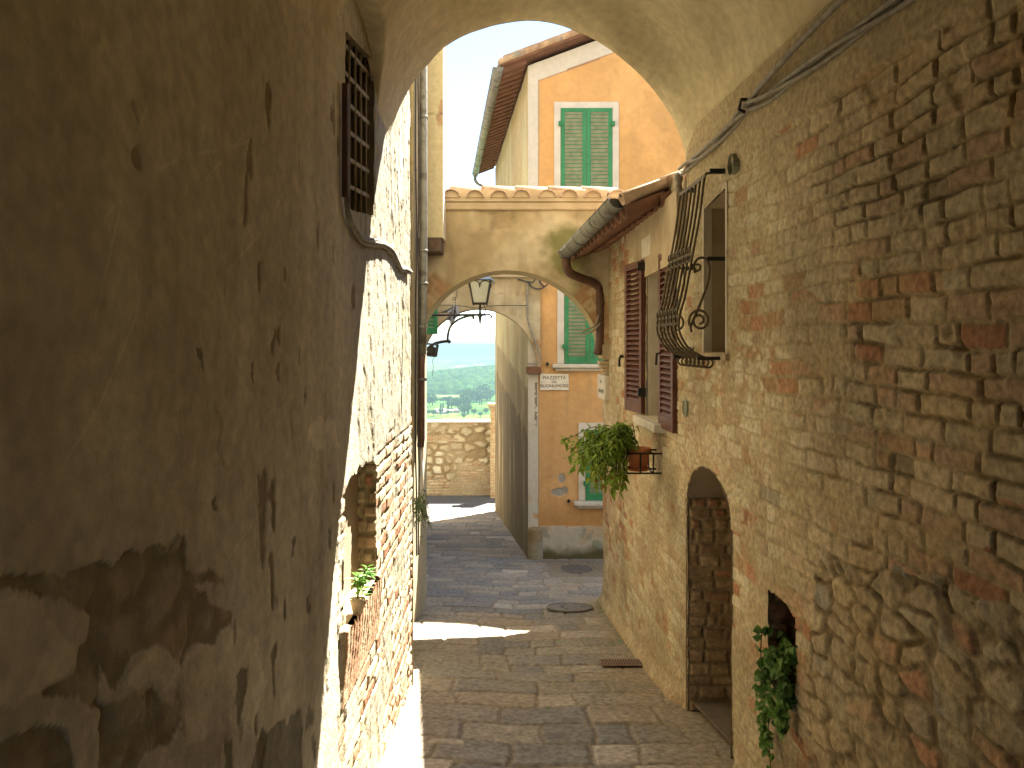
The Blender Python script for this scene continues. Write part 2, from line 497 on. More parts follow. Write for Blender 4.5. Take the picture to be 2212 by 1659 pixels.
def right_wall():
    ys = [1.75]
    while ys[-1] < 8.87:
        ys.append(ys[-1] + max(.0048, min(.00125 * ys[-1] ** 2, .014)))
    ys = np.array(ys); nr = 640
    Y = np.repeat(ys[:, None], nr, 1)
    t = np.linspace(0, 1, nr)[None, :]
    zt = np.where(ys < 4.98, 1.36, 1.16)[:, None]
    Z = (gz(ys)[:, None] - .12) * (1 - t) + zt * t
    R, de, dv = bricks(Y, Z, .078, .22, 3, .07)
    Q, re = rubble(Y + .05 * (fbm(Y * 6, Z * 6, 45, 3) - .5), Z + .10 * (fbm(Y * 5, Z * 5, 46, 3) - .5), .18, .098, 40)
    near = ss(3.9, 2.3, Y)
    n1 = fbm(Y * 1.7, Z * 1.7, 60, 4)
    n2 = fbm(Y * 5, Z * 5, 70, 4)
    fine = fbm(Y * 26, Z * 26, 80, 3)
    rub = ss(-.10, .10, (3.05 - Y) * .7 + .12 + (n1 - .5) * 1.1) * ss(-.66, -.86, Z + (n1 - .5) * .5 - .10 * (2.6 - Y))
    rub = np.clip(rub, 0, 1)
    rubb = rub > .5
    # height
    amp = .0045 + .003 * near
    joint = .005 + .002 * near + .006 * (n2 - .5)
    prof = ss(joint - .003, joint + .005, de + .005 * (fine - .5))
    hb = amp * prof + (R[0] - .5) * amp * .9 * prof
    gone = (R[2] < .022 * near + .003)
    hb = np.where(gone, -amp * 1.0, hb)
    prof2 = ss(.003, .015, re + .006 * (fine - .5))
    hr = .011 * prof2 + .008 * (Q[0] - .5) * prof2
    hr = np.where(Q[2] < .06, -.012, hr)
    h = np.where(rubb, hr, hb)
    # mortar smeared over the bricks
    smear = ss(.52, .66, fbm(Y * 2.4, Z * 3.2, 90, 4) - .02 * ss(3.2, 4.6, Y) - .18 * near)
    smear = np.where(rubb, ss(.47, .60, fbm(Y * 4.5, Z * 5, 93, 4)) * .75, smear)
    h = h * (1 - smear) + (amp * .75 + .004) * smear
    # holes eaten into the wall
    pit = ss(.72, .80, fbm(Y * 4 + 3, Z * 4, 95, 3)) * near
    h -= .014 * pit
    h += .007 * (fine - .5) + .018 * (n1 - .5)
    # colour
    far_p = [(.46, .385, .26), (.50, .43, .30), (.43, .355, .235), (.52, .46, .335), (.41, .325, .21), (.39, .285, .185), (.47, .38, .26)]
    red_p = [(.34, .16, .09), (.40, .21, .12), (.36, .23, .13), (.42, .27, .17)]
    deep_p = [(.45, .36, .235), (.42, .335, .215), (.47, .375, .25), (.41, .325, .215), (.44, .33, .215), (.40, .33, .225), (.46, .385, .26), (.39, .27, .18)]
    cb = mix(pick(far_p, R[1]), pick(deep_p, R[1]), ss(3.7, 2.8, Y + (n1 - .5)))
    redz = ss(.55, .68, fbm(Y * 1.1 + 7, Z * 1.6, 99, 3) + .12 * ss(-.5, -1.1, Z))
    isred = (R[3] < .06 + .42 * redz + .22 * ss(-.25, -.6, Z) * ss(3.4, 2.8, Y) * ss(5.2, 3.6, Y) * (Z < .3))
    cb = np.where(isred[..., None], pick(red_p, R[1]), cb)
    cr = pick([(.38, .30, .20), (.32, .28, .215), (.42, .32, .205), (.28, .25, .20), (.44, .245, .15), (.36, .29, .185), (.43, .36, .25)], Q[1])
    mort = mix((.39, .315, .195), (.35, .275, .165), near)
    cr = mix(mix(mort, (.14, .10, .06), .5), cr, prof2)
    cbr = mix(mort, cb, prof * .9)
    c = np.where(rubb[..., None], cr, cbr)
    c = mix(c, mort * np.array(1.02), smear * .8)
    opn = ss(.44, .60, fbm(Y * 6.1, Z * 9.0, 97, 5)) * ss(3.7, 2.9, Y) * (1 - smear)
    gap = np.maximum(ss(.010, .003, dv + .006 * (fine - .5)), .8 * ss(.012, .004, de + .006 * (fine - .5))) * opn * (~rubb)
    c = mix(c, (.15, .11, .06), gap * .52); h = h - .009 * gap  # shadow lines of open brick joints put into the colour, joints also recessed
    gr_ = ss(.012, .002, re + .010 * (fine - .5)) * rubb * ss(.42, .60, n2)
    c = mix(c, (.11, .08, .045), gr_ * .7); h = h - .008 * gr_ + rubb * .012 * (fbm(Y * 18, Z * 18, 98, 5) - .5)
    c = np.where(rubb[..., None], c * (.72 + .56 * fbm(Y * 14, Z * 14, 96, 5))[..., None], c)
    c = mix(c, np.array((.40, .28, .14)), .45 * ss(.5, .7, n2) * near)
    c = c * (.78 + .44 * fbm(Y * 3, Z * 3, 110, 4))[..., None] * (.86 + .28 * fbm(Y * 48, Z * 48, 111, 3))[..., None]
    white = ss(.60, .70, fbm(Y * 9, Z * 12, 112, 3)) * ss(3.2, 3.8, Y) * ss(5.4, 4.6, Y) * ss(.5, -.2, Z) * ss(-1.2, -.5, Z) * prof
    c = mix(c, (.58, .52, .40), white * .8)
    c = c * np.where(gone & ~rubb, .62, 1.)[..., None]
    # bricks on edge over the blocked door
    cen = np.hypot((Y - 4.545) / .405, (Z + 1.02) / .36)
    vous = (cen > 1.0) & (cen < 1.50 + .5 * (n2 - .5)) & (Z > -1.0)
    ang = np.arctan2(Z + 1.02, (Y - 4.545))
    k = np.floor(ang / .085); fr = ang / .085 - k
    vh = np.minimum(fr, 1 - fr) * .085 * .5
    c = np.where(vous[..., None], mix((.46, .37, .225), pick(far_p, _hash(k, k * 0, 5)), ss(.003, .009, vh)), c)
    h = np.where(vous, .006 + .005 * ss(.002, .008, vh) + .006 * (fine - .5), h)
    # plaster strip under the vault springing
    edge = .985 + .06 * (n1 - .5) + .05 * (n2 - .5)
    pl = ss(-.012, .012, Z - edge) * (Y < 4.93)
    h = h * (1 - pl) + (.016 + .004 * (fine - .5)) * pl
    c = mix(c, mix((.38, .30, .185), (.46, .38, .25), n1), pl)
    # damp, cement skirting near the ground
    low = ss(.30, .02, Z - gz(Y) + .15 * (n1 - .5)) * ss(3.4, 4.0, Y) * ss(.42, .62, np.abs(Y - 4.545))
    c = mix(c, (.40, .30, .17), low * .5)
    h = h * (1 - low * .7) + low * (.02 + .05 * ss(.12, .0, Z - gz(Y)))
    c = c * (1 - .22 * ss(.6, .75, fbm(Y * 1.5, Z * .9, 130, 3)))[..., None]
    X = Xr(Y) - h
    cy_ = (Y[:-1, :-1] + Y[1:, 1:]) / 2; cz_ = (Z[:-1, :-1] + Z[1:, 1:]) / 2
    jy = cy_ + .018 * (vn(cy_ * 30, cz_ * 14, 4) - .5); jz = cz_ + .018 * (vn(cy_ * 14, cz_ * 30, 5) - .5)
    keep = ~(inY(shrink(NICHE_R, .010), jy, jz) | inY(shrink(SLOT_R, .010), jy, jz) |
             inY(shrink(WIN_G, .004), cy_, cz_) | inY(shrink(WIN_B, .004), cy_, cz_))
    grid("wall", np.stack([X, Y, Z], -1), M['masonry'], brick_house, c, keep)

right_wall()

def reveal_brick(name, parent, Y0, x0, x1, z0, z1, seed, pal, mort, n=60):
    """brick jamb facing the viewer (plane Y = const)"""
    xs = np.linspace(x0, x1, n); zs = np.arange(z0, z1, .007)
    X = np.repeat(xs[:, None], len(zs), 1); Z = np.repeat(zs[None, :], n, 0)
    R, de, dv = bricks(X, Z, .078, .16, seed, .03)
    f = fbm(X * 22, Z * 22, seed + 9, 3)
    p = ss(.004 + .012 * (f - .4), .020, de)
    h = .018 * p + .016 * (R[0] - .5) * p + .008 * (f - .5)
    c = mix(mort, pick(pal, R[1]), p) * (.7 + .6 * f)[..., None]
    return grid(name, np.stack([X, Y0 - h, Z], -1), M['masonry'], parent, c)

niche = recess("blocked_doorway", NICHE_R, Xr, .30, +1, M['dull'], brick_house, start=-.012)
b = MB(); b.obox((Xr(4.14) + .03, 4.14, float(gz(4.14)) + .035), (-.055, .81, -.117), (.30, 0, 0), (0, 0, .02)); b.build("shade_slab", M['shadefloor'], niche)  # dark slab, puts the shade on the niche floor into its colour
reveal_brick("brick_jamb", niche, 4.94, 1.145, 1.435, -2.75, -.99, 17,
             [(.33, .24, .15), (.28, .20, .12), (.36, .27, .17), (.25, .16, .10), (.31, .17, .10)], (.27, .21, .13))
# curved brick soffit of the doorway head
slot = recess("slot_niche", SLOT_R, Xr, .26, +1, M['dull'], brick_house)
reveal_brick("brick_jamb", slot, 3.664, 1.235, 1.48, -1.62, -1.17, 19,
             [(.26, .13, .08), (.22, .12, .075), (.28, .16, .10)], (.17, .11, .07), 40)

# window behind the bellied grille
wg = recess("barred_window", WIN_G, Xr, .17, +1, M['tan'], brick_house)
b = MB(); b.box(1.165 + .15, 1.40, 4.20, 4.62, -.06, .90); b.build("window_board", M['board'], wg)
b = MB()
b.obox((Xr(4.22) - .012, 4.195, -.05), (.05, 0, 0), (0, .028, 0), (0, 0, .95))
b.obox((Xr(4.6) - .012, 4.596, -.05), (.05, 0, 0), (0, .024, 0), (0, 0, .90))
b.build("plaster_edge", M['pale'], wg)
b = MB(); b.obox((Xr(4.15) - .035, 4.16, -.085), (.12, 0, 0), (-.03, .46, 0), (0, 0, .035)); b.build("sill", M['tan'], wg)

# bellied wrought-iron grille
grille = thing("window_grille", "bellied wrought iron window grille with scrolls on the right brick wall", "grille", (1.1, 4.5, -.1))
def belly(Yb, s=0.0):
    base = [(1.13, .965), (1.10, .955), (1.072, .93), (1.045, .72), (1.005, .50), (.965, .28), (.935, .17), (.928, .10), (.945, .04), (.985, -.02), (1.04, -.055), (1.085, -.075)]
    return [(x + (Xr(Yb) - 1.19) * .55, Yb, z) for x, z in base]
nb = 7
for i in range(nb):
    Yb = 4.25 + i * .088
    pts = belly(Yb)
    if 0 < i < nb - 1: pts = pts[2:]
    m_ = MB(); m_.tube(spline(pts, 6), .0072, 7)
    cx, cz = pts[-1][0], pts[-1][2]
    m_.tube([(cx + .004 + .030 * math.sin(a), Yb, cz - .026 + .026 * math.cos(a)) for a in np.linspace(0, 5.6, 18)], .0062, 6)
    m_.build("bar", M['ironbrown'], grille, True)
m_ = MB()
for z, x0 in ((.93, 1.066), (.50, 1.0), (.15, .93), (-.035, 1.0)):
    m_.obox((x0 + (Xr(4.25) - 1.19) * .55 + .004, 4.235, z), ((Xr(4.78) - Xr(4.25)) * .55, .56, 0), (.006, 0, 0), (0, 0, .022))
m_.build("cross_rail", M['ironbrown'], grille)
for z, x0 in ((.50, 1.003), (.15, .932)):          # little C scrolls between the bars
    m_ = MB()
    for i in range(nb - 1):
        Yc = 4.25 + (i + .5) * .088; xx = x0 + (Xr(Yc) - 1.19) * .55 - .008
        for q in (1, -1):
            m_.tube([(xx + (.5 - .0) * .0, Yc + .034 * math.cos(a), z + .01 + q * (.020 + .024 * math.sin(a))) for a in np.linspace(-.5, math.pi + .5, 10)], .005, 5)
    m_.build("scroll_band", M['ironbrown'], grille, True)
for Yb in (4.25, 4.778):                            # side scrolls and wall straps
    dx = (Xr(Yb) - 1.19) * .55
    m_ = MB()
    S = [(1.02, .30), (1.012, .335), (1.03, .375), (1.065, .385), (1.092, .36), (1.10, .31), (1.085, .23), (1.045, .12), (1.01, .04), (.995, -.0), (1.0, -.03)]
    m_.tube(spline([(x + dx, Yb, z + .10) for x, z in S], 5), .0075, 7)
    m_.tube([(1.032 + dx + .028 * (1 - a / 9) * math.cos(a + 2.6), Yb, .435 + .030 * (1 - a / 9) * math.sin(a + 2.6)) for a in np.linspace(0, 6.2, 20)], .0065, 6)
    c0 = (1.045, .135)
    m_.tube([(c0[0] + dx + .062 * (1 - a / 15) * math.cos(-a + 3.6), Yb, c0[1] + .066 * (1 - a / 15) * math.sin(-a + 3.6)) for a in np.linspace(0, 11.5, 44)], .0068, 6)
    m_.build("side_scroll", M['ironbrown'], grille, True)
    m_ = MB()
    m_.obox((1.10 + dx, Yb - .012, .953), (.16, 0, 0), (0, .024, 0), (0, 0, .026))
    m_.obox((1.085 + dx, Yb - .012, .468), (.17, 0, 0), (0, .024, 0), (0, 0, .022))
    m_.obox((1.03 + dx, Yb - .010, -.085), (.2, 0, 0), (0, .02, 0), (0, 0, .020))
    m_.build("wall_strap", M['iron'], grille)

# shuttered window
wb = recess("shuttered_window", WIN_B, Xr, .20, +1, M['pale'], brick_house)
b = MB()
b.box(1.265, 1.30, 5.63, 6.16, -.56, .69)
b.build("window_glass", M['glass'], wb)
b = MB()
for y in (5.62, 5.875, 6.12): b.box(1.245, 1.29, y, y + .045, -.565, .695)
for z in (-.565, .65): b.box(1.247, 1.288, 5.64, 6.14, z, z + .045)
b.build("casement_frame", M['brown'], wb)
b = MB(); b.obox((1.02, 5.50, -.635), (.26, 0, 0), (-.03, .78, 0), (0, 0, .062)); b.build("sill", M['stone'], wb, bevel=.006)
b = MB(); b.obox((Xr(5.52) - .022, 5.50, .705), (.1, 0, 0), (-.028, .78, 0), (0, 0, .16)); b.build("lintel", M['stone'], wb, bevel=.004)

def louvre(name, A, B, z0, z1, th, mat, parent, out, frame=.055, mid=None, slat_mat=None, tilt=1, pitch=.045, hinge=True):
    """louvred shutter leaf between plan points A and B; out = unit plan normal of its visible face"""
    A = Vector((A[0], A[1], 0)); B = Vector((B[0], B[1], 0)); d = (B - A); L = d.length; d.normalize()
    n = Vector((out[0], out[1], 0)).normalized()
    m_ = MB()
    def bar(s0, s1, za, zb, t0=0, t1=th):
        m_.obox(A + d * s0 - n * t1 + Vector((0, 0, za)), d * (s1 - s0), n * (t1 - t0), (0, 0, zb - za))
    bar(0, frame, z0, z1); bar(L - frame, L, z0, z1)
    bar(frame, L - frame, z0, z0 + frame * 1.7); bar(frame, L - frame, z1 - frame, z1)
    leaf = m_.build(name, mat, parent, bevel=.003)
    m2 = MB()
    za = z0 + frame * 1.7; zb = z1 - frame
    k = int((zb - za) / pitch)
    for i in range(k):
        zc = za + (i + .5) * (zb - za) / k
        p = A + d * frame + Vector((0, 0, zc + .018 * tilt)) - n * (th * .95)
        m2.obox(p, d * (L - 2 * frame), n * (th * .9) + Vector((0, 0, -.036 * tilt)), Vector((0, 0, .008)))
    sl = m2.build("louvre_slats", slat_mat or mat, leaf)
    return leaf

lf = louvre("shutter", (1.045, 6.19), (.975, 6.63), -.56, .69, .042, M['brown'], wb, (-.99, -.16), pitch=.042)
ln = louvre("shutter", (1.07, 5.60), (1.088, 5.18), -.60, .66, .042, M['brown'], wb, (-.99, -.05), pitch=.042)
b = MB()
b.tube([(.94, 6.60, -.10), (.94, 6.64, -.10), (.935, 6.66, -.13), (.935, 6.66, -.19)], .011, 7)
b.tube([(.97, 6.64, -.10), (.935, 6.64, -.10)], .014, 7)
b.build("latch", M['iron'], lf)
b = MB()
for z in (.60, -.42): b.box(1.02, 1.085, 6.175, 6.20, z, z + .07)
b.build("hinge", M['iron'], lf)
b = MB(); b.tube([(1.035, 5.33, -.06), (1.01, 5.33, -.06), (1.005, 5.33, -.14)], .009, 6)
b.build("latch", M['iron'], ln)

# roof of the brick house ------------------------------------------------
def coppo(m_, O, L, W, N_, ln, r0, r1, th=.014, up=True, seg=7):
    """one curved tile: O start, L unit length dir, W unit width dir, N_ unit normal"""
    O, L, W, N_ = Vector(O), Vector(L), Vector(W), Vector(N_)
    vs = []
    s = 1 if up else -1
    for (t, r) in ((0, r0), (ln, r1)):
        for rr in (r, r - th):
            for k in range(seg):
                a = math.pi * k / (seg - 1)
                vs.append(O + L * t + W * (rr * math.cos(a)) + N_ * (s * rr * .85 * math.sin(a)))
    fs = []
    for k in range(seg - 1):
        fs.append((k, k + 1, 2 * seg + k + 1, 2 * seg + k))                      # outer
        fs.append((seg + k, 3 * seg + k, 3 * seg + k + 1, seg + k + 1))          # inner
        fs.append((k, seg + k, seg + k + 1, k + 1))                              # front rim
        fs.append((2 * seg + k, 2 * seg + k + 1, 3 * seg + k + 1, 3 * seg + k))
    m_.add(vs, fs)

def tile_field(name, mat, parent, O, E, D, Nn, ne, nd, sp, ln, pan=True, jit=.012, seed=1):
    rng = random.Random(seed)
    m_ = MB()
    O, E, D, Nn = Vector(O), Vector(E).normalized(), Vector(D).normalized(), Vector(Nn).normalized()
    for i in range(ne):
        for j in range(nd):
            q = O + E * ((i + .5) * sp + rng.uniform(-jit, jit)) + D * (j * ln * .8 + rng.uniform(-jit, jit)) + Nn * (.004 * j + .012 + rng.uniform(0, .01))
            D2 = (D + E * rng.uniform(-.03, .03)).normalized()
            coppo(m_, q, D2, E, Nn, ln, sp * .40, sp * .33)
            if pan:
                q = O + E * (i * sp + rng.uniform(-jit, jit) * .5) + D * (j * ln * .8 - .02) + Nn * (.055 + .004 * j)
                coppo(m_, q, D, E, Nn, ln, sp * .40, sp * .36, up=False, seg=6)
    return m_.build(name, mat, parent, True)

EA = Vector((.81, 5.38, .985)); EB = Vector((.60, 8.85, 1.0))      # eave line
Ed = (EB - EA).normalized()
Dd = Vector((1, -Ed.x / Ed.y * -1 * 0, 0)); Dd = Vector((.93, .06, .37)).normalized()
Nn = Dd.cross(Ed).normalized()
if Nn.z < 0: Nn = -Nn
tile_field("roof_tiles", M['tile'], brick_house, EA + Nn * .02, Ed, Dd, Nn, 17, 12, .208, .42, seed=5)
b = MB()
b.obox(EA + Dd * .03, Ed * (EB - EA).length, Dd * 4.2, Nn * .03)
soff = b.build("roof_deck", M['tilered'], brick_house)
m_ = MB(); rng = random.Random(3)
for i in range(17):                                   # underside courses of old tiles showing below the eave
    for j in range(2):
        coppo(m_, EA + Ed * (i * .2 + .05) + Dd * (-.03 + .26 * j) - Nn * (.005 + .012 * j), Dd, Ed, Nn, .30, .100, .092, up=False, seg=7)
m_.build("eave_tiles", M['tilered'], brick_house, True)
b = MB(); b.tube([EA + Dd * .0 + Ed * .02 + Nn * .05, EA + Dd * .40 + Ed * .02 + Nn * .06], .055, 10)
# gable closure between wall top and roof, and the far end wall of the house
b = MB(); b.box(1.075, 4.8, 4.99, 8.86, .55, 1.02); b.box(1.075, 4.8, 8.60, 8.87, -4.2, 1.02)
b.build("wall_core", M['tan'], brick_house)
b = MB(); b.obox(EA + Dd * .40 - Nn * .10 + Ed * .05, Ed * 3.4, Dd * .25, Nn * .085); b.build("wall_plate", M['tan'], brick_house)

# half-round gutter
GA = Vector((.763, 5.45, 1.045)); GB = Vector((.555, 7.95, .965))
gd = (GB - GA).normalized(); gs = Vector((gd.y, -gd.x, 0))
def gutter(name, GA, GB, r, mat, parent, nring=7, th=.006, endmat=None):
    gd = (GB - GA).normalized(); gs = Vector((0, 0, 1)).cross(gd).normalized(); L = (GB - GA).length
    m_ = MB(); n = 11; vs = []
    for t in (0, L):
        for rr in (r, r - th):
            for k in range(n):
                a = math.pi + math.pi * k / (n - 1)
                vs.append(GA + gd * t + gs * (rr * math.cos(a)) + Vector((0, 0, rr * math.sin(a))))
    fs = []
    for k in range(n - 1):
        fs += [(k, k + 1, 2 * n + k + 1, 2 * n + k), (n + k, 3 * n + k, 3 * n + k + 1, n + k + 1), (k, n + k, n + k + 1, k + 1), (2 * n + k, 2 * n + k + 1, 3 * n + k + 1, 3 * n + k)]
    fs += [(0, 2 * n, 3 * n, n), (n - 1, 2 * n - 1, 4 * n - 1, 3 * n - 1)]
    m_.add(vs, fs)
    m_.tube([GA + gs * -r + Vector((0, 0, .002)), GB + gs * -r + Vector((0, 0, .002))], .007, 6)
    m_.tube([GA + gs * r + Vector((0, 0, .002)), GB + gs * r + Vector((0, 0, .002))], .005, 6)
    g = m_.build(name, mat, parent, True)
    m_ = MB()
    for i in range(nring):
        c = GA + gd * (L * (i + .9) / (nring + .3))
        m_.tube([c + gs * ((r + .004) * math.cos(a)) + Vector((0, 0, (r + .004) * math.sin(a))) for a in np.linspace(math.pi, 2 * math.pi, 12)], .005, 5)
    m_.build("joint_band", mat, g, True)
    m_ = MB()
    for c, s in ((GA, 1), (GB, -1)):
        poly = [c + gd * (s * .012) + gs * ((r - .003) * math.cos(a)) + Vector((0, 0, (r - .003) * math.sin(a))) for a in np.linspace(math.pi, 2 * math.pi, 12)]
        m_.prism(poly, gd * (s * .004))
    m_.build("end_cap", endmat or mat, g)
    return g
gutter("gutter", GA, GB, .076, M['zinc'], brick_house, 6, endmat=M['zincdark'])
b = MB()
b.tube(spline([(.56, 7.88, .90), (.565, 7.92, .82), (.61, 8.02, .755), (.74, 8.18, .715), (.88, 8.32, .68), (.955, 8.38, .62), (.965, 8.38, .5), (.965, 8.38, .1), (.955, 8.38, -.02), (.935, 8.36, -.10)], 6), .047, 12)
dp = b.build("downpipe", M['pipebrown'], brick_house, True)
b = MB()
for z in (.45, .02): b.lathe((.965, 8.38, z), [(.048, -.015), (.054, -.012), (.054, .012), (.048, .015)], 14)
b.build("pipe_collar", M['pipebrown'], dp, True)
# corbelled brick impost and vents in the wall
b = MB()
for i, (x, z) in enumerate(((1.0, -.235), (.985, -.195), (.97, -.155))): b.box(x - .01, 1.06, 8.36 + i * .004, 8.62, z - .06, z - .022)
b.build("impost", M['tan'], brick_house, bevel=.004)
def vent(name, Y, Z, r, parent, side=+1, wallx=Xr):
    x = float(wallx(Y)); m_ = MB()
    m_.lathe((x - .012, Y, Z), [(r, .03), (r, 0), (r * .84, -.004), (r * .84, .012), (.0001, .012)], 20, (1, 0, 0))
    for i in range(6):
        z = Z - r * .7 + i * r * .28; hw = math.sqrt(max(r * r * .68 - (z - Z) ** 2, .0001))
        m_.obox((x - .016, Y - hw, z), (.008, 0, -.006), (0, 2 * hw, 0), (0, 0, r * .12))
    return m_.build(name, M['vent'], parent)
vent("wall_vent", 4.985, -.41, .062, brick_house)
vent("wall_vent", 4.08, .965, .05, brick_house)
b = MB(); b.lathe((Xr(4.08) - .035, 4.08, .965), [(.056, .03), (.056, 0)], 16, (1, 0, 0)); b.build("vent_hood", M['vent'], brick_house)

# ================================================================== LEFT: plaster house
plaster_house = thing("plaster_house", "old house wall of peeling plaster over brick on the left side of the passage", "house", (-.75, 3, 0))
NICHE_L = arch_prof(3.27, 3.985, -1.22, -.64, .07, 10)
WIN_L = [(3.30, .585), (3.93, .66), (3.93, 1.46), (3.30, 1.36)]

def left_wall():
    ys = [1.02]
    while ys[-1] < 5.51:
        ys.append(ys[-1] + max(.0032, min(.0016 * ys[-1] ** 2, .0095)))
    ys = np.array(ys); nr = 640
    Y = np.repeat(ys[:, None], nr, 1)
    t = np.linspace(0, 1, nr)[None, :]
    Z = (gz(ys)[:, None] - .12) * (1 - t) + 2.3 * t
    n1 = fbm(Y * 1.4, Z * 1.4, 200, 5)
    n2 = fbm(Y * 4.2, Z * 3.2, 210, 5)
    st = fbm(Y * 7, Z * .9, 220, 4)                     # vertical streaks
    fine = fbm(Y * 30, Z * 30, 230, 3)
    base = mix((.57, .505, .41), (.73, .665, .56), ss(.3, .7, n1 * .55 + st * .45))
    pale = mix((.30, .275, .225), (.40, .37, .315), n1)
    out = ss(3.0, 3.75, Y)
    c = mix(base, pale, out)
    h = .030 * (fbm(Y * .9, Z * .9, 240, 3) - .5) + .0035 * (fine - .5) + .006 * (n2 - .5)
    # peeled sheets
    lowk = ss(.1, -1.1, Z) * ss(3.4, 2.2, Y)
    pn = fbm(Y * 2.6 + 4, Z * 1.25 + 1.2 * n1, 250, 5)
    thr = .83 - .05 * lowk
    edge = thr + .02 * (fine - .5)
    pe = ss(edge - .006, edge + .006, pn) * ss(3.55, 3.2, Y)
    deep = ss(edge + .075, edge + .10, pn + .03 * (n2 - .5)) * lowk
    h = h - .004 * pe - .007 * deep * (.4 + n2)
    cp = mix((.36, .29, .20), (.45, .375, .27), n2)
    c = mix(c, cp, pe * .9)
    jy = Y + .034 * Y * (fbm(Y * 14, Z * 14, 255, 6) - .5) ; jz = Z + .030 * Y * (fbm(Y * 14, Z * 14, 257, 6) - .5) 
    def patch(pix):            # outline given once, turned into wall coordinates
        pr = []
        for a, b_ in pix:
            u = .5441 * a; v = 756 + .5441 * b_; yy = .722 * F / (HU - u); pr.append((yy, (HV - v) / F * yy))
        return inY(pr, jy, jz)
    pk = np.zeros(Y.shape, bool); dk = np.zeros(Y.shape, bool); gk = np.zeros(Y.shape, bool); wk = np.zeros(Y.shape, bool)
    for q in ([(1200, 480), (1262, 410), (1290, 520), (1275, 640), (1280, 770), (1245, 865), (1200, 840), (1190, 700)],
              [(1138, 300), (1165, 230), (1178, 400), (1196, 500), (1160, 490)], [(740, 240), (850, 150), (908, 260), (893, 400), (935, 490), (850, 490), (790, 410), (700, 280)],
              [(1330, 850), (1362, 850), (1345, 1000), (1330, 1200), (1305, 1290), (1315, 1000)]):
        pk |= patch(q)
    for q in ([(-40, 890), (280, 920), (330, 860), (420, 820), (480, 840), (520, 790), (690, 800), (720, 720), (750, 720), (760, 870), (900, 885), (900, 915), (790, 930), (850, 1000), (925, 1040), (925, 1090), (870, 1140), (770, 1160), (740, 1260), (700, 1180), (560, 1190), (500, 1330), (440, 1280), (370, 1200), (390, 1040), (250, 990), (-40, 950)],
              [(430, 1390), (560, 1350), (640, 1370), (690, 1410), (730, 1340), (740, 1480), (690, 1570), (600, 1600), (540, 1720), (430, 1720), (440, 1500)],
              [(-40, 1600), (150, 1510), (280, 1500), (300, 1560), (330, 1720), (-40, 1720)], [(355, 1150), (410, 1160), (425, 1280), (430, 1400), (360, 1400), (200, 1360), (330, 1290)]):
        dk |= patch(q)
    for q in ([(985, 1720), (1030, 1520), (1060, 1540), (1105, 1450), (1130, 1490), (1190, 1430), (1200, 1540), (1190, 1720)],
              [(938, 1500), (945, 1280), (970, 1235), (987, 1260), (972, 1400), (955, 1505)], [(888, 1720), (900, 1570), (925, 1560), (932, 1720)],
              [(1213, 1470), (1225, 1425), (1240, 1450), (1238, 1500), (1220, 1510)], [(1232, 1560), (1248, 1530), (1258, 1600), (1240, 1640)], [(1208, 970), (1218, 965), (1224, 1030), (1212, 1042)],
              [(1158, 760), (1170, 755), (1170, 815), (1158, 820)], [(1302, 720), (1312, 700), (1314, 790), (1304, 785)], [(872, 570), (884, 565), (886, 635), (874, 625)], [(1022, 50), (1030, 45), (1036, 130), (1028, 130)],
              [(800, 0), (825, 10), (830, 75), (812, 60)], [(1118, 60), (1128, 60), (1126, 140), (1114, 130)]):
        gk |= patch(q)
    for q in ([(1232, 330), (1260, 280), (1325, 275), (1345, 400), (1300, 410), (1296, 560), (1290, 400), (1250, 400)], [(540, 1280), (620, 1200), (760, 1190), (900, 1110), (1010, 1120), (1060, 1300), (1000, 1500), (760, 1560), (740, 1350), (640, 1330), (520, 1340)],
              [(-40, 1000), (230, 1000), (225, 1080), (340, 1150), (330, 1260), (200, 1340), (100, 1420), (-40, 1400)]):
        wk |= patch(q)
    c = mix(c, c * 1.28, wk * .9)
    pe = np.maximum(pe, pk * 1.0); deep = np.maximum(deep, dk * 1.0)
    h = h - .003 * pk - .003 * gk + .001 * wk
    c = mix(c, mix((.25, .22, .175), (.32, .28, .22), n2), gk * .95)
    Q, re = rubble(Y, Z, .17, .12, 260)
    p2 = ss(.006, .03, re)
    h = h + deep * (.009 * p2 * (.3 + Q[0]) - .005 + .010 * (fbm(Y * 20, Z * 20, 263, 4) - .5))
    c = mix(c, mix((.20, .145, .085), pick([(.42, .33, .21), (.36, .30, .22), (.44, .30, .19), (.40, .34, .235), (.38, .32, .235)], Q[1]) * (.6 + .8 * fbm(Y * 16, Z * 16, 266, 5))[..., None], p2 * .8), deep * .72)
    # chips
    ch = ss(.735, .765, fbm(Y * 13, Z * 5, 270, 3) - .02 + .05 * ss(-.2, -1.2, Z)) * ss(1.6, 2.4, Y)
    h -= .005 * ch
    c = c * (.84 + .32 * fbm(Y * 40, Z * 40, 272, 4))[..., None]
    c = mix(c, (.22, .165, .105), ch * .8)
    # soot and damp with a shape of their own; pale washed area low down
    c = mix(c, c * .74, ss(.55, .72, fbm(Y * 1.0 + 9, Z * .55, 280, 4)) * (1 - out))
    c = mix(c, (.40, .34, .255), .55 * ss(.50, .66, fbm(Y * 1.6, Z * 2.0, 290, 4)) * ss(-.3, -1.2, Z) * (1 - out) * (1 - pe))
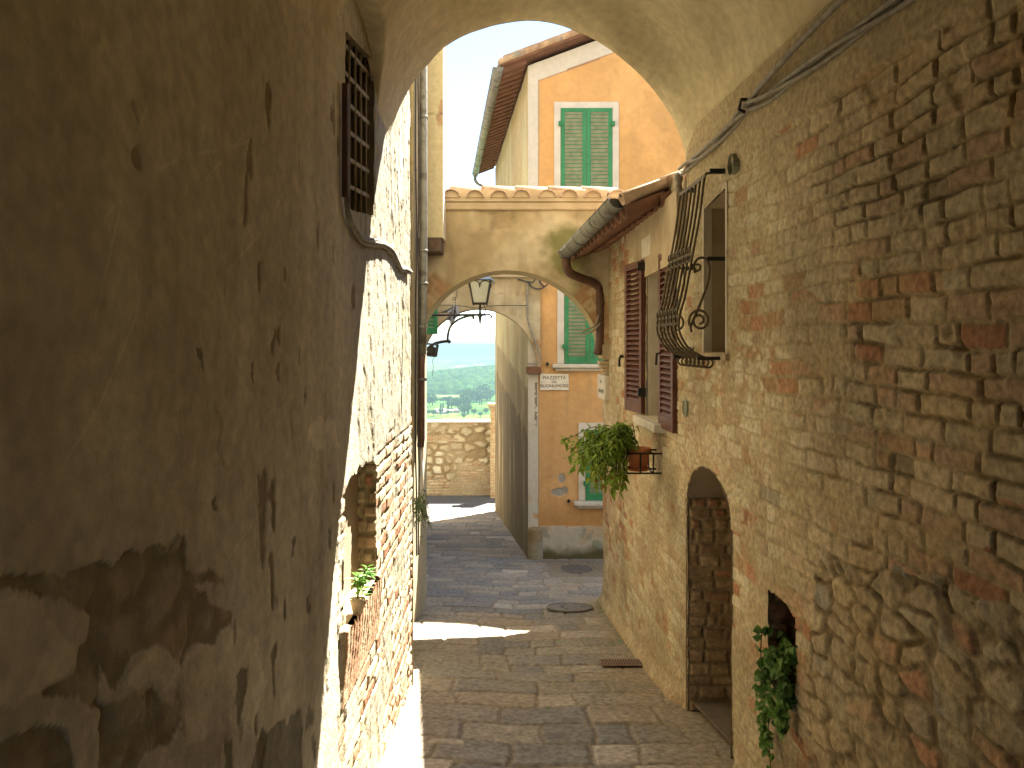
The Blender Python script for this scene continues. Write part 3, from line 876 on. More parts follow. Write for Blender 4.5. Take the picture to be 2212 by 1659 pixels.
    # fine scratches
    for k in range(16):
        rr = np.random.RandomState(900 + k)
        y0, z0, an = 1.2 + 2 * rr.rand(), -1.2 + 2.2 * rr.rand(), rr.uniform(-1.2, 1.2)
        d = np.abs((Y - y0) * math.sin(an) - (Z - z0) * math.cos(an) + .03 * np.sin((Y + Z) * 4))
        s = (Y - y0) * math.cos(an) + (Z - z0) * math.sin(an)
        c = mix(c, c * 1.22, ss(.004, .001, d) * (np.abs(s) < .25 + .4 * rr.rand()) * ss(.35, .6, vn(Y * 9, Z * 9, 33)))
    # outer half: eroded render, lower courses bare brick
    ero = fbm(Y * 17, Z * 6, 300, 4)
    strip = ss(4.25, 4.85, Y + .5 * (n1 - .5)) * ss(3.4, 3.8, Y)
    e = ss(.50, .60, ero + .10 * strip - .06) * ss(3.3, 3.8, Y)
    h += out * (-.006 * e + .005 * (fbm(Y * 34, Z * 14, 310, 3) - .5))
    c = mix(c, (.34, .275, .185), e * .75)
    R, de, dv = bricks(Y, Z, .075, .25, 320, .06)
    bz = ss(-.50, -.62, Z + .30 * (n1 - .5) - .05 * (Y - 4)) * ss(3.1, 3.35, Y + .2 * (n2 - .5))
    cover = ss(.50, .58, fbm(Y * 3.2, Z * 4.2, 330, 4) + .05 * ss(4.6, 5.4, Y) - .02)
    bz = bz * (1 - cover * .85)
    pb = ss(.004, .016, de)
    hb = -.012 + .013 * pb + .009 * (R[0] - .5) * pb
    cb = mix((.33, .265, .18), pick([(.36, .20, .125), (.40, .31, .22), (.33, .175, .105), (.44, .37, .28), (.36, .27, .19), (.29, .145, .085), (.43, .36, .27)], R[1]), pb)
    h = h * (1 - bz) + (hb + .008 * (fine - .5)) * bz
    c = mix(c, cb, bz)
    # dark crack running down the outer edge
    yc = 4.97 + .05 * np.sin(Z * 2.2) + .05 * (fbm(Z * 3, Z * 0, 340, 3) - .5)
    ck = ss(.022, .006, np.abs(Y - yc)) * ss(.55, .35, Z) * ss(-.55, -.35, Z)
    h -= .03 * ck
    c = mix(c, (.16, .12, .08), ck)
    c = c * (.88 + .24 * fbm(Y * 5, Z * 5, 350, 4))[..., None]
    # sloping brick sill of the blocked window
    sl = (Y > 3.2) & (Y < 4.0) & (Z < -1.20) & (Z > -1.54 + (Y - 3.27) * .05)
    ru = np.abs((Y * 17) % 1 - .5) * 2
    h = np.where(sl, .005 + .022 * ss(-1.56, -1.22, Z) * (.4 + .6 * ss(.1, .35, ru)) + .006 * (fine - .5), h)
    c = np.where(sl[..., None], mix((.30, .21, .14), pick([(.46, .28, .18), (.40, .22, .14), (.50, .36, .25)], _hash(np.floor(Y * 17), np.floor(Y * 0), 3)), ss(.1, .3, ru)), c)
    X = Xl(Y) + h
    cy_ = (Y[:-1, :-1] + Y[1:, 1:]) / 2; cz_ = (Z[:-1, :-1] + Z[1:, 1:]) / 2
    jy = cy_ + .02 * (vn(cy_ * 30, cz_ * 14, 4) - .5); jz = cz_ + .03 * (vn(cy_ * 14, cz_ * 30, 5) - .5)
    keep = ~(inY(shrink(NICHE_L, .010), jy, jz) | inY(shrink(WIN_L, .004), cy_, cz_))
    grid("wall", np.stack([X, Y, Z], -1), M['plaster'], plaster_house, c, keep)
left_wall()
nl = recess("blocked_window", NICHE_L, Xl, .095, -1, M['tan'], plaster_house)
reveal_brick("brick_jamb", nl, 3.978, -.80, -.705, -1.16, -.60, 23,
             [(.40, .30, .19), (.36, .25, .15), (.44, .36, .22), (.38, .19, .11)], (.32, .26, .16), 30)
wl = recess("barred_opening", WIN_L, Xl, .20, -1, M['dull'], plaster_house)
b = MB(); b.box(-.97, -.89, 3.28, 3.95, .55, 1.5); b.build("window_board", M['black'], wl)
gl = thing("window_bars", "rusty iron lattice of bars in the small opening high on the left plaster wall", "grille", (-.75, 3.6, .6))
for i in range(5):
    y = 3.365 + i * .125; m_ = MB()
    zb = .585 + (y - 3.3) * .12; zt = 1.36 + (y - 3.3) * .155
    m_.tube([(Xl(y) - .035, y, zb), (Xl(y) - .035, y, zt)], .0085, 6); m_.build("upright_bar", M['rustbar'], gl, True)
for i in range(6):
    z = .70 + i * .125; m_ = MB()
    m_.obox((Xl(3.3) - .050, 3.29, z), (.02, .65, .055), (.012, 0, 0), (0, 0, .02)); m_.build("cross_bar", M['rustbar'], gl)
# wall core, upper storey and outer end
b = MB()
b.box(-4.0, -1.0, -3.2, 5.50, -3.2, 7.0)
b.box(-1.0, -.735, 3.9, 5.505, 2.28, 7.0)
b.box(-1.0, -.75, -3.2, 1.05, -3.2, 2.4)
b.build("upper_wall", M['pale'], plaster_house)
zs = np.arange(-2.7, 2.3, .02); xs = np.linspace(-1.0, -.712, 16)
X = np.repeat(xs[:, None], len(zs), 1); Z = np.repeat(zs[None, :], 16, 0)
nn = fbm(X * 20, Z * 8, 410, 4)
grid("end_wall", np.stack([X, 5.51 + .03 * (nn - .5), Z], -1), M['plaster'], plaster_house, mix((.42, .35, .25), (.52, .46, .36), nn))

# ================================================================== VAULT over the viewer
vault_house = thing("vaulted_house", "house carried on a plastered barrel vault over the lane, framing the view", "house", (.2, 4.3, 1))
YA, YS = 4.62, .31
def ym(x): return YA + YS * x
MOUTH = []
for u_, v_ in [(826, 400), (830, 355), (837, 312), (852, 260), (875, 208), (901, 166), (925, 138), (955, 106), (1000, 78), (1050, 60), (1100, 49), (1150, 45), (1200, 52), (1250, 70), (1300, 95), (1350, 132), (1400, 180), (1450, 250), (1475, 312), (1492, 380)]:
    k_ = (u_ - HU) / F; y_ = YA / (1 - YS * k_); MOUTH.append((k_ * y_, (HV - v_) / F * y_))
def vault():
    ms = spline([(x, 0, z) for x, z in MOUTH], 10)
    d = np.cumsum([0] + [(ms[i + 1] - ms[i]).length for i in range(len(ms) - 1)]); d /= d[-1]
    nt = 150
    tt = np.linspace(0, 1, nt)
    mx_ = np.interp(tt, d, [p.x for p in ms]); mz = np.interp(tt, d, [p.z for p in ms])
    sv = np.concatenate([np.linspace(0, .12, 10), np.linspace(.14, 3.4, 150), [4.5, 6, 7.2]])
    P = np.zeros((nt, len(sv), 3)); 
    for j, s in enumerate(sv):
        Y = ym(mx_) - s
        for it in range(2):
            a0 = Xl(Y) - .02; a1 = Xr(Y) + .02
            cx = (a0 + a1) / 2; a = (a1 - a0) / 2
            ph = math.pi * (1 - tt)
            zs_ = 1.03 + (1.20 - 1.03) * tt
            bx = cx + a * np.cos(ph); bz = zs_ + .98 * np.sin(ph)
            wv = ss(0.0, .42, np.array(s)) ** .8
            x = mx_ * (1 - wv) + bx * wv; z = mz * (1 - wv) + bz * wv
            Y = ym(x) - s
        zl = 1.10 + .46 * np.sqrt(np.clip(1 - ((Y - 3.50) / .52) ** 2, 0, 1))
        lm = (x < .1) & (np.abs(Y - 3.50) < .52) & (s > .03)
        z = np.where(lm, np.maximum(z, zl - .12 * (x + .7)), z)
        P[:, j] = np.stack([x, Y, z], -1)
    X, Y, Z = P[..., 0], P[..., 1], P[..., 2]
    T = np.repeat(tt[:, None], len(sv), 1) * 3.2
    S = np.repeat(sv[None, :], nt, 0)
    n1 = fbm(T * 1.8, S * 1.8, 500, 5); n2 = fbm(T * 7, S * 7, 510, 4); st = fbm(T * 2.2, S * 9, 520, 4)
    c = mix((.54, .455, .32), (.66, .575, .425), ss(.3, .7, n1 * .6 + .4 * st))
    c = mix(c, c * .80, ss(.56, .7, fbm(T * 1.2 + 4, S * 2.2, 530, 4)) * .8)
    # form-board lines across the soffit
    k = np.abs(((T + .02 * (vn(T * 2, S * 2, 9) - .5)) * 2.6) % 1 - .5)
    c = mix(c, c * .78, ss(.018, .004, k) * ss(.6, .2, S) * .7)
    P[..., 2] += .012 * (n1 - .5) + .004 * (n2 - .5)
    grid("vault", P, M['plaster'], vault_house, c)
    # outer face over the mouth
    zt = np.linspace(0, 1, 40)
    Zf = mz[:, None] * (1 - zt[None, :]) + 7.2 * zt[None, :]
    Xf = np.repeat(mx_[:, None], 40, 1)
    Pf = np.stack([Xf, ym(Xf) + .002, Zf], -1)
    nf = fbm(Xf * 3, Zf * 3, 540, 4)
    grid("facade", Pf, M['plaster'], vault_house, mix((.42, .34, .22), (.52, .44, .31), nf))
    m_ = MB()
    m_.prism([(MOUTH[-1][0], ym(1.15), .9), (4.9, ym(1.15) + .1, .9), (4.9, ym(1.15) + .1, 7.2), (MOUTH[-1][0], ym(1.15), 7.2)], (0, -.25, 0))
    m_.box(-1.05, -.72, 3.60, 3.92, 2.32, 7.2)
    m_.box(-1.0, 4.9, -3.2, 3.60, 7.0, 7.2); m_.prism([(-1, 3.6, 7.0), (4.9, 3.6, 7.0), (4.9, ym(1.15) + .1, 7.0), (1.15, ym(1.15), 7.0), (-.75, ym(-.75), 7.0)], (0, 0, .2))
    m_.box(4.7, 4.9, -6, 5.0, -3, 7.0)
    m_.box(-1.0, 4.9, -3.2, -3, .75, 7.2); m_.box(-1.0, -.25, -3.2, -3, -3, .75); m_.box(.85, 4.9, -3.2, -3, -3, .75)  # rear wall, with an unseen doorway opened to let in fill light
    m_.build("outer_wall", M['pale'], vault_house)
vault()

# brick wall of the passage behind the viewer
b = MB(); b.box(1.44, 1.62, -3.2, 1.77, -3, 2.2); b.build("passage_wall", M['tan'], vault_house)

# ================================================================== ground
def ground():
    ya = np.concatenate([np.arange(-6, 3.4, .25), np.arange(3.4, 8.9, .0125), np.arange(8.9, 20.6, .026)])
    xa = np.arange(-2.9, 2.9, .0135)
    Y = np.repeat(ya[:, None], len(xa), 1); X = np.repeat(xa[None, :], len(ya), 0)
    V = Y + .06 * X + .05 * (fbm(X * .6, Y * .6, 600, 3) - .5)
    # dressed slabs in courses across the lane, shallower further down
    Vw = np.where(V < 9, V, 9 + (V - 9) * 1.0)
    R, de, dv = bricks(X * 1.0, Vw, .30, .52, 610, .16)
    n1 = fbm(X * 1.1, Y * 1.1, 620, 4); n2 = fbm(X * 5, Y * 5, 630, 4); fine = fbm(X * 22, Y * 22, 640, 3)
    p = ss(.002 + .006 * n2, .014 + .008 * n2, de)
    h = -.014 + .014 * p + .010 * (R[0] - .5) * p + .006 * (n2 - .5) + .003 * (fine - .5)
    pal = [(.23, .205, .165), (.185, .175, .15), (.26, .23, .18), (.21, .195, .17), (.27, .225, .165), (.175, .17, .16), (.24, .21, .17), (.29, .255, .20), (.19, .18, .16)]
    c = pick(pal, R[1])
    lt = (R[3] > .93)
    c = np.where(lt[..., None], np.array((.36, .32, .26)), c)
    c = c * (.92 + .42 * n2)[..., None] * (.82 + .36 * fine)[..., None]
    c = mix(mix((.19, .16, .115), (.29, .24, .165), n1), c, p)
    # sandy dirt and moss along the right-hand wall
    d = (Xr(np.minimum(Y, 8.8)) - X)
    dirt = ss(.55, .05, d + .35 * (n1 - .5)) * (Y < 9.2) + .35 * ss(.5, .7, n1) * (Y < 8)
    c = mix(c, (.32, .25, .15), np.clip(dirt, 0, 1) * .65)
    h = h * (1 - .5 * np.clip(dirt, 0, 1))
    dust = ss(.5, .0, X - Xl(np.minimum(Y, 5.5)) + .25 * (n1 - .5)) * (Y < 7)
    c = mix(c, (.30, .26, .19), dust * .5)
    moss = ss(.22, .04, d + .15 * (n2 - .5)) * (Y > 6.8) * (Y < 9)
    c = mix(c, (.14, .15, .05), moss * .6)
    # a raised pale block near the viewer
    blk = (np.abs(X + .375) < .095) & (np.abs(Y - 4.395 - .02 * X) < .035)
    c = np.where(blk[..., None], np.array((.42, .37, .28)) * (.8 + .4 * fine[..., None]), c); h = np.where(blk, .012, h)
    # large stone with an oval sunk in it below the ochre house
    ov = np.hypot((X - .98) / .24, (Y - 11.6) / .45)
    c = mix(c, (.21, .175, .12), (ss(1.9, 1.8, np.maximum(np.abs(X - .98) / .24, np.abs(Y - 11.6) / .45))) * .8)
    c = mix(c, (.12, .11, .095), ss(1.04, .96, ov)); h = h - .012 * ss(1.04, .96, ov)
    Z = gz(Y) + h
    Z = Z - .03 * np.exp(-((X - .1) / .35) ** 2) * (Y < 12)       # worn hollow in the middle
    g = grid("street_paving", np.stack([X, Y, Z], -1), M['paving'], None, c)
    g["kind"] = "structure"
ground()
b = MB(); b.add([(-14, 20.4, -4.408), (16, 20.4, -4.408), (16, 24, -4.45), (-14, 24, -4.45)], [(0, 1, 2, 3)])
tag(b.build("road", M['asphalt']), kind="structure")
b = MB(); b.add([(2.6, 8.5, -3.02), (10, 8.5, -3.02), (10, 20.4, -4.45), (2.6, 20.4, -4.45)], [(0, 1, 2, 3)])
b.add([(-14, 8.5, -3.12), (-2.6, 8.5, -3.12), (-2.6, 20.4, -4.45), (-14, 20.4, -4.45)], [(0, 1, 2, 3)])
b.add([(-30, -60, -.62), (30, -60, -.62), (30, -5.9, -.62), (-30, -5.9, -.62)], [(0, 1, 2, 3)])
tag(b.build("pavement", M['asphalt']), kind="structure")

# ================================================================== first arch with tiled coping
def arch_face(name, parent, xs, zlo, ztop, Y, colf, hf, flip=False, nr=70):
    t = np.linspace(0, 1, nr)[None, :]
    X = np.repeat(xs[:, None], nr, 1)
    Z = zlo[:, None] * (1 - t) + ztop * t
    h = hf(X, Z); c = colf(X, Z)
    return grid(name, np.stack([X, Y - h, Z], -1), M['archplaster'], parent, c)

def make_arch(label, x0, x1, xc, zc, R_, zmin, Yf, Yb, ztop, parent, seed, ring, moss=None):
    th = np.linspace(math.pi, 0, 140)
    ax = xc + R_ * np.cos(th)
    xs = np.unique(np.concatenate([np.linspace(x0, x1, 60), ax[(ax > x0) & (ax < x1)]]))
    zlo = zc + np.sqrt(np.clip(R_ ** 2 - (xs - xc) ** 2, 0, None))
    zlo = np.where(np.abs(xs - xc) >= R_, zmin, np.maximum(zlo, zmin))
    def dist(X, Z): return np.hypot(X - xc, Z - zc) - R_
    def ringmask(X, Z):
        a = np.degrees(np.arctan2(Z - zc, X - xc)); d = dist(X, Z); n = fbm(X * 4, Z * 4, seed + 7, 3)
        m_ = np.zeros(X.shape)
        for lo, hi, wd in ring:
            m_ = np.maximum(m_, ss(lo - 3, lo + 3, a + 14 * (n - .5)) * ss(hi + 3, hi - 3, a + 14 * (n - .5)) * ss(wd + .02, wd - .02, d + .08 * (n - .5)))
        return m_, a, d
    def colf(X, Z):
        n1 = fbm(X * 2, Z * 2, seed, 5); n2 = fbm(X * 7, Z * 7, seed + 1, 4); st = fbm(X * 9, Z * 1.2, seed + 2, 4)
        c = mix((.33, .265, .165), (.42, .345, .23), ss(.3, .7, n1))
        c = mix(c, (.46, .405, .30), ss(.52, .66, n1) * .6)
        c = mix(c, (.26, .20, .12), ss(.60, .70, fbm(X * 3, Z * 6, seed + 3, 5)) * ss(ztop - .5, ztop - .1, Z) * .8)
        c = mix(c, c * .8, ss(.55, .7, st) * .6)
        m_, a, d = ringmask(X, Z)
        k = np.floor(a / 3.6); fr = np.abs(a / 3.6 - k - .5) * 2
        rw = np.floor(d / .13)
        bc = mix((.36, .27, .16), pick([(.36, .22, .13), (.42, .30, .19), (.38, .26, .16), (.45, .35, .23)], _hash(k, rw, seed)), ss(.98, .80, fr) * ss(0, .1, np.abs((d / .13) % 1 - .0)))
        c = mix(c, bc, m_)
        if moss:
            mx0, mz0, mr = moss
            g = ss(1.0, .5, np.hypot((X - mx0) / mr, (Z - mz0) / (mr * 1.25)) + .7 * (n2 - .5))
            c = mix(c, mix((.12, .13, .035), (.20, .19, .07), n2), g * .85)
        return c * (.88 + .24 * n2)[..., None]
    def hf(X, Z):
        n1 = fbm(X * 2, Z * 2, seed + 20, 4); fine = fbm(X * 16, Z * 16, seed + 21, 4)
        m_, a, d = ringmask(X, Z)
        k = np.abs(a / 3.6 - np.floor(a / 3.6) - .5) * 2
        return .012 * (n1 - .5) + .006 * (fine - .5) - m_ * (.010 + .010 * ss(.8, .98, k))
    arch_face("wall_face", parent, xs, zlo, ztop, Yf, colf, hf)
    t = np.linspace(0, 1, 14)[None, :]
    ok = zlo > zmin + 1e-6
    X = np.repeat(xs[:, None], 14, 1); Z = np.repeat(zlo[:, None], 14, 1); Yg = Yf * (1 - t) + Yb * t + X * 0
    Zj = Z + .012 * (fbm(X * 6, Yg * 6, seed + 30, 3) - .5) * np.minimum(t * 6, 1)
    grid("soffit", np.stack([X, Yg, Zj], -1), M['plaster'], parent, mix((.34, .27, .16), (.42, .34, .21), fbm(X * 4, Yg * 4, seed + 31, 4)))
    Zb = zlo[:, None] * (1 - t) + ztop * t
    grid("rear_face", np.stack([X, Yb + X * 0, Zb], -1), M['plaster'], parent, mix((.38, .31, .19), (.46, .38, .25), fbm(X * 4, Zb * 4, seed + 32, 4)))
    b = MB(); b.box(x0, x1, Yf + .002, Yb - .002, ztop - .02, ztop); b.build("wall_top", M['tan'], parent)
    return parent

arch1 = thing("tiled_archway", "plastered archway with curved roof tiles along its top, spanning the lane below the ochre house", "archway", (0, 8.6, 1))
make_arch("", -1.05, 1.065, -.05, -.235, 1.05, -.16, 8.35, 8.83, 1.47, arch1, 700,
          [(128, 172, .26), (12, 48, .26)], moss=(.60, 1.0, .32))
b = MB()
b.box(-.74, 1.06, 8.315, 8.86, 1.47, 1.56); b.build("cornice", M['tan'], arch1, bevel=.012)
# tiles: a short slope to the front, one behind, and a ridge row
m_ = MB(); md_ = MB(); rng = random.Random(11)
for i in range(8):
    x = -.66 + i * .258 + rng.uniform(-.012, .012)
    coppo(m_, (x, 8.262 + rng.uniform(-.012, .012), 1.596 + rng.uniform(0, .012)), Vector((rng.uniform(-.05, .05), .98, .12)).normalized(), (1, 0, 0), (0, -.12, .98), .32, .100, .084)
    md_.prism([(x + .084 * math.cos(a), 8.288, 1.601 + .074 * math.sin(a)) for a in np.linspace(0, math.pi, 12)], (0, .06, 0))
    coppo(m_, (x, 8.94, 1.585), Vector((0, -.95, .26)).normalized(), (1, 0, 0), (0, .26, .95), .40, .088, .075)
    coppo(m_, (x + .129, 8.93, 1.635), Vector((0, -.95, .24)).normalized(), (1, 0, 0), (0, .24, .96), .38, .085, .08, up=False)
md_.build('tile_mortar', M['tan'], arch1)
tl = m_.build("coping_tiles", M['tile'], arch1, True)
m_ = MB()
for i in range(5):
    x = -.70 + i * .37
    coppo(m_, (x, 8.62 + rng.uniform(-.012, .012), 1.70 + rng.uniform(-.006, .006)), Vector((1, rng.uniform(-.03, .03), -.012)).normalized(), (0, 1, 0), (0, 0, 1), .41, .115, .098, th=.018)
m_.build("ridge_tiles", M['tile'], arch1, True)
b = MB(); b.box(-.72, 1.06, 8.30, 8.84, 1.56, 1.60); b.box(-.72, 1.06, 8.50, 8.74, 1.60, 1.72); b.build("mortar_bed", M['tan'], arch1)

# ================================================================== left buildings beyond the plaster house
ph2 = thing("jettied_house", "narrow rendered house on the left with an overhanging upper storey on a dark timber beam", "house", (-.95, 7, 0))
zs = np.arange(-4, 7, .03); ys = np.arange(5.52, 8.84, .03)
Yg = np.repeat(ys[:, None], len(zs), 1); Zg = np.repeat(zs[None, :], len(ys), 0); nn = fbm(Yg * 3, Zg * 3, 820, 5)
grid("wall", np.stack([-.985 + .02 * (nn - .5), Yg, Zg], -1), M['plaster'], ph2, mix((.36, .30, .21), (.50, .43, .32), nn))
xs = np.linspace(-.985, -.722, 30); zs = np.linspace(1.125, 7, 300)
X = np.repeat(xs[:, None], 300, 1); Z = np.repeat(zs[None, :], 30, 0)
nn = fbm(X * 4, Z * 3, 830, 5)
cc = mix((.47, .41, .28), (.55, .49, .36), nn)
cc = mix(cc, (.36, .22, .15), ss(.62, .70, fbm(X * 7, Z * 4, 834, 4)) * (Z > 2.3) * .8)
cc = mix(cc, cc * .5, ss(.012, .004, np.abs(Z - 2.42 + .01 * np.sin(X * 30))))
grid("overhang_face", np.stack([X, 8.0 - .006 * (nn - .5), Z], -1), M['plaster'], ph2, cc)
b = MB(); b.box(-.985, -.724, 8.004, 8.34, 1.125, 7.0); b.build("overhang", M['pale'], ph2)
b = MB(); b.box(-.985, -.745, 7.985, 8.34, .975, 1.118); bm_ = b.build("beam", M['wooddark'], ph2, bevel=.006)
b = MB(); b.box(-3.6, -1.0, 5.52, 8.84, -4, 7.0); b.build("wall_core", M['pale'], ph2)
# downpipe and leads on it
dp2 = thing("grey_downpipe", "tall round grey downpipe running down the left house corner, brown iron at its foot", "downpipe", (-.9, 7.7, 0))
px = -.895
b = MB(); b.tube([(px, 7.72, 6.5), (px, 7.72, 1.2), (px - .004, 7.72, .35), (px - .012, 7.72, -.10)], .040, 14); b.build("upper_pipe", M['zinc'], dp2, True)
b = MB(); b.tube([(px - .014, 7.72, -.10), (px - .022, 7.72, -.2), (px - .022, 7.72, -.95), (px - .03, 7.72, -1.03)], .036, 12); b.build("iron_foot", M['pipebrown'], dp2, True)
b = MB(); b.tube([(px - .028, 7.74, -1.0), (px - .03, 7.74, -1.6)], .026, 10); b.build("plastic_tail", M['pvc'], dp2, True)
b = MB()
for z in (2.3, .95, .62, .18, -.35): b.lathe((px - (.0 if z > .4 else .012), 7.72, z), [(.041, -.014), (.047, -.01), (.047, .01), (.041, .014)], 14)
b.build("pipe_clip", M['zinc'], dp2, True)
c_ = MB(); rng = random.Random(4)
for k, xx in enumerate((-.955, -.935)):
    c_.tube(spline([(xx + rng.uniform(-.006, .006), 7.60 + .03 * k, z) for z in np.linspace(3.2, -2.1, 18)], 3), .008, 6)
tag(c_.build("cable_pair", M['cabledark'], None, True), "pair of thin dark cables running down beside the grey downpipe", "cable")
c_ = MB(); c_.tube(spline([(-.835, 5.54, 2.6), (-.84, 5.54, 1.0), (-.83, 5.55, .3), (-.85, 5.54, -.5), (-.83, 5.55, -1.2), (-.835, 5.54, -2.35)], 8), .016, 8)
tag(c_.build("cable_conduit", M['wooddark'], None, True), "dark weathered cable conduit down the outer corner of the left plaster house", "conduit")

lh3 = thing("lane_house", "tall house closing the left side of the lane beyond the tiled archway, green shutter open", "house", (-1.5, 12, -3))
b = MB()
for (ya, yb) in ((8.85, 20.4),):
    b.prism([(-.128 * ya, ya, -5), (-.128 * yb, yb, -5), (-6, yb, -5), (-6, ya, -5)], (0, 0, 9.5))
b.build("wall", M['pale'], lh3)
b = MB(); b.prism([(-.118 * 8.8 - .1, 8.85, 4.5), (-.116 * 20.4, 20.5, 4.5), (-6, 20.5, 6.0), (-6, 8.85, 6.0)], (0, 0, .12)); b.build("roof", M['tile'], lh3)
louvre("shutter", (-1.36, 11.0), (-1.07, 10.96), .155, .68, .04, M['green'], lh3, (0, -1), pitch=.05)

# ================================================================== second arch
arch2 = thing("plain_archway", "thin plain rendered arch springing from the ochre house corner beyond the lamp", "archway", (-.5, 12.7, 0))
make_arch("", -1.62, .462, -.55, -.37, .96, -.36, 12.50, 12.92, 1.10, arch2, 760, [(0, 26, .20)])
b = MB(); b.box(-1.62, .40, 12.44, 12.98, 1.10, 1.15); b.build("coping", M['tan'], arch2, bevel=.012)
b = MB(); b.box(.235, .475, 12.45, 12.60, -.475, -.355); b.build("impost", M['tilered'], arch2, bevel=.012)

# ================================================================== ochre house
oh = thing("ochre_house", "ochre rendered gabled house with white trim and green shutters at the foot of the lane", "house", (1.5, 12.6, -3.5))
OC = .265; YF = 12.6
def rake(x): return 4.60 + .372 * (x - OC)
def ochre_front():
    xs = np.arange(OC, 4.3, .0145); nr = 520
    t = np.linspace(0, 1, nr)[None, :]
    X = np.repeat(xs[:, None], nr, 1)
    top = np.where(xs < 3.4, rake(xs), rake(3.4) - .372 * (xs - 3.4))[:, None]
    Z = -3.75 * (1 - t) + top * t
    n1 = fbm(X * 1.2, Z * 1.2, 900, 5); n2 = fbm(X * 5, Z * 5, 910, 4); fine = fbm(X * 24, Z * 24, 920, 3)
    c = mix((.62, .355, .135), (.69, .405, .165), n1)
    c = mix(c, (.58, .37, .19), ss(1.2, -1.5, Z) * .5)
    run = ss(.50, .72, fbm(X * 11, Z * .5, 927, 5)) * (np.maximum(np.maximum(ss(-.45, -.5, Z) * ss(-1.6, -.6, Z) * (X > .6), ss(1.95, 1.85, Z) * ss(.9, 1.8, Z) * (X < 1.9)), ss(-2.7, -2.75, Z) * (X > .9)) + .25)
    c = mix(c, (.44, .30, .16), run * .45)
    c = mix(c, c * 1.14, ss(.5, .65, fbm(X * 2.2, Z * 1.6, 928, 5)))
    c = mix(c, (.52, .29, .12), ss(.55, .7, fbm(X * 6, Z * .8, 925, 4)) * .35 * ss(.5, -1.5, Z))
    c = mix(c, (.50, .25, .08), ss(-2.2, -2.9, Z + .5 * (n1 - .5)) * .5)
    h = .004 * (fine - .5) + .01 * (n1 - .5)
    # white base, stained and mossy at the foot
    bb = Z < -2.99
    cw = mix((.50, .45, .36), (.60, .55, .46), n1)
    cw = mix(cw, (.52, .36, .20), ss(.56, .66, n2) * .6)
    cw = mix(cw, (.32, .31, .26), ss(.60, .68, fbm(X * 7, Z * 7, 930, 4)) * .8)
    cw = mix(cw, (.13, .115, .055), ss(-3.28, -3.5, Z + .22 * (n2 - .5)))
    c = np.where(bb[..., None], cw, c); h = np.where(bb, h + .010, h)
    # white corner strip
    q = (X < OC + .175) & ~bb
    cq = mix((.58, .54, .46), (.66, .62, .54), n1)
    cq = mix(cq, (.55, .36, .18), ss(-2.2, -2.8, Z + .3 * (n2 - .5)) * ss(.45, .6, n2))
    c = np.where(q[..., None], cq, c); h = np.where(q, h + .006, h)
    # thin brown line at the strip edge and white band under the verge
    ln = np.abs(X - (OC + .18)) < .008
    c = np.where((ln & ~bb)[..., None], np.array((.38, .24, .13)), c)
    vb = (top - Z < .30) & (X > OC + .1)
    c = np.where(vb[..., None], mix((.58, .54, .46), (.66, .62, .54), n1), c); h = np.where(vb, h + .008, h)
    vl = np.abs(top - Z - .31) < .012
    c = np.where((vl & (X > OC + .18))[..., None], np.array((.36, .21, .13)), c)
    # fallen patches of paint
    for (px_, pz, rx, rz) in ((.82, -2.20, .055, .07), (.775, -2.43, .12, .055), (.865, -2.41, .06, .06)):
        pm = np.hypot((X - px_) / rx, (Z - pz) / rz) + .9 * (n2 - .5)
        k = ss(1.02, .96, pm)
        c = mix(c, mix((.33, .31, .26), (.40, .37, .31), fine), k); h = h - .010 * k
    # rough grey rub mark on the corner strip
    rm = (np.abs(X - .395) < .022) & (Z < -.60) & (Z > -1.34) & (vn(X * 60, Z * 25, 6) > .35)
    c = np.where(rm[..., None], np.array((.25, .20, .15)), c)
    c = c * (.93 + .14 * n2)[..., None]
    keep = None
    grid("wall", np.stack([X, YF - h, Z], -1), M['stucco'], oh, c)
ochre_front()

def ochre_side():
    ys = np.arange(YF, 19.95, .035); nr = 330
    t = np.linspace(0, 1, nr)[None, :]
    Y = np.repeat(ys[:, None], nr, 1)
    Xs = OC - (Y - YF) * .096
    Z = (gz(Y) - .15) * (1 - t) + 4.60 * t
    n1 = fbm(Y * .8, Z * .9, 940, 5); n2 = fbm(Y * 3, Z * 3, 950, 4); st = fbm(Y * 2.6, Z * .35, 960, 4)
    c = mix((.36, .285, .175), (.44, .36, .24), n1)
    c = mix(c, (.46, .45, .32), ss(.52, .66, st) * .6)
    # long damp stain whose top steps down the wall, and lower dark dirt, both deepened to paint in shade below the arch
    dmp_shade = ss(.05, -.05, Z - (-.25 - .62 * (Y - 16.8) * -.18) + .10 * (n2 - .5)) * ss(.40, .62, st + .12) 
    c = mix(c, (.22, .17, .105), dmp_shade * .72)
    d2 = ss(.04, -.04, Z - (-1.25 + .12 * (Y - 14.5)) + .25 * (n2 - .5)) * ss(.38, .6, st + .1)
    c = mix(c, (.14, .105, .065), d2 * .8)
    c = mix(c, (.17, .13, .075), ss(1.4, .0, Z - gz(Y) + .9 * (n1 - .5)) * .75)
    c = c * (.86 + .28 * n2)[..., None]
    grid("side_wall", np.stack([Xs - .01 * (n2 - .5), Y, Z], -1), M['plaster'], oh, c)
ochre_side()
b = MB()   # body behind the faces
b.prism([(OC + .02, YF + .03, -4.6), (4.3, YF + .03, -4.6), (4.3, 19.9, -4.6), (OC - .67, 19.9, -4.6)], (0, 0, 9.15))
b.prism([(OC, YF + .03, 4.50), (4.2, YF + .03, 4.50), (3.4, YF + .03, 5.70)], (0, 7.2, 0))
b.build("wall_core", M['pale'], oh)
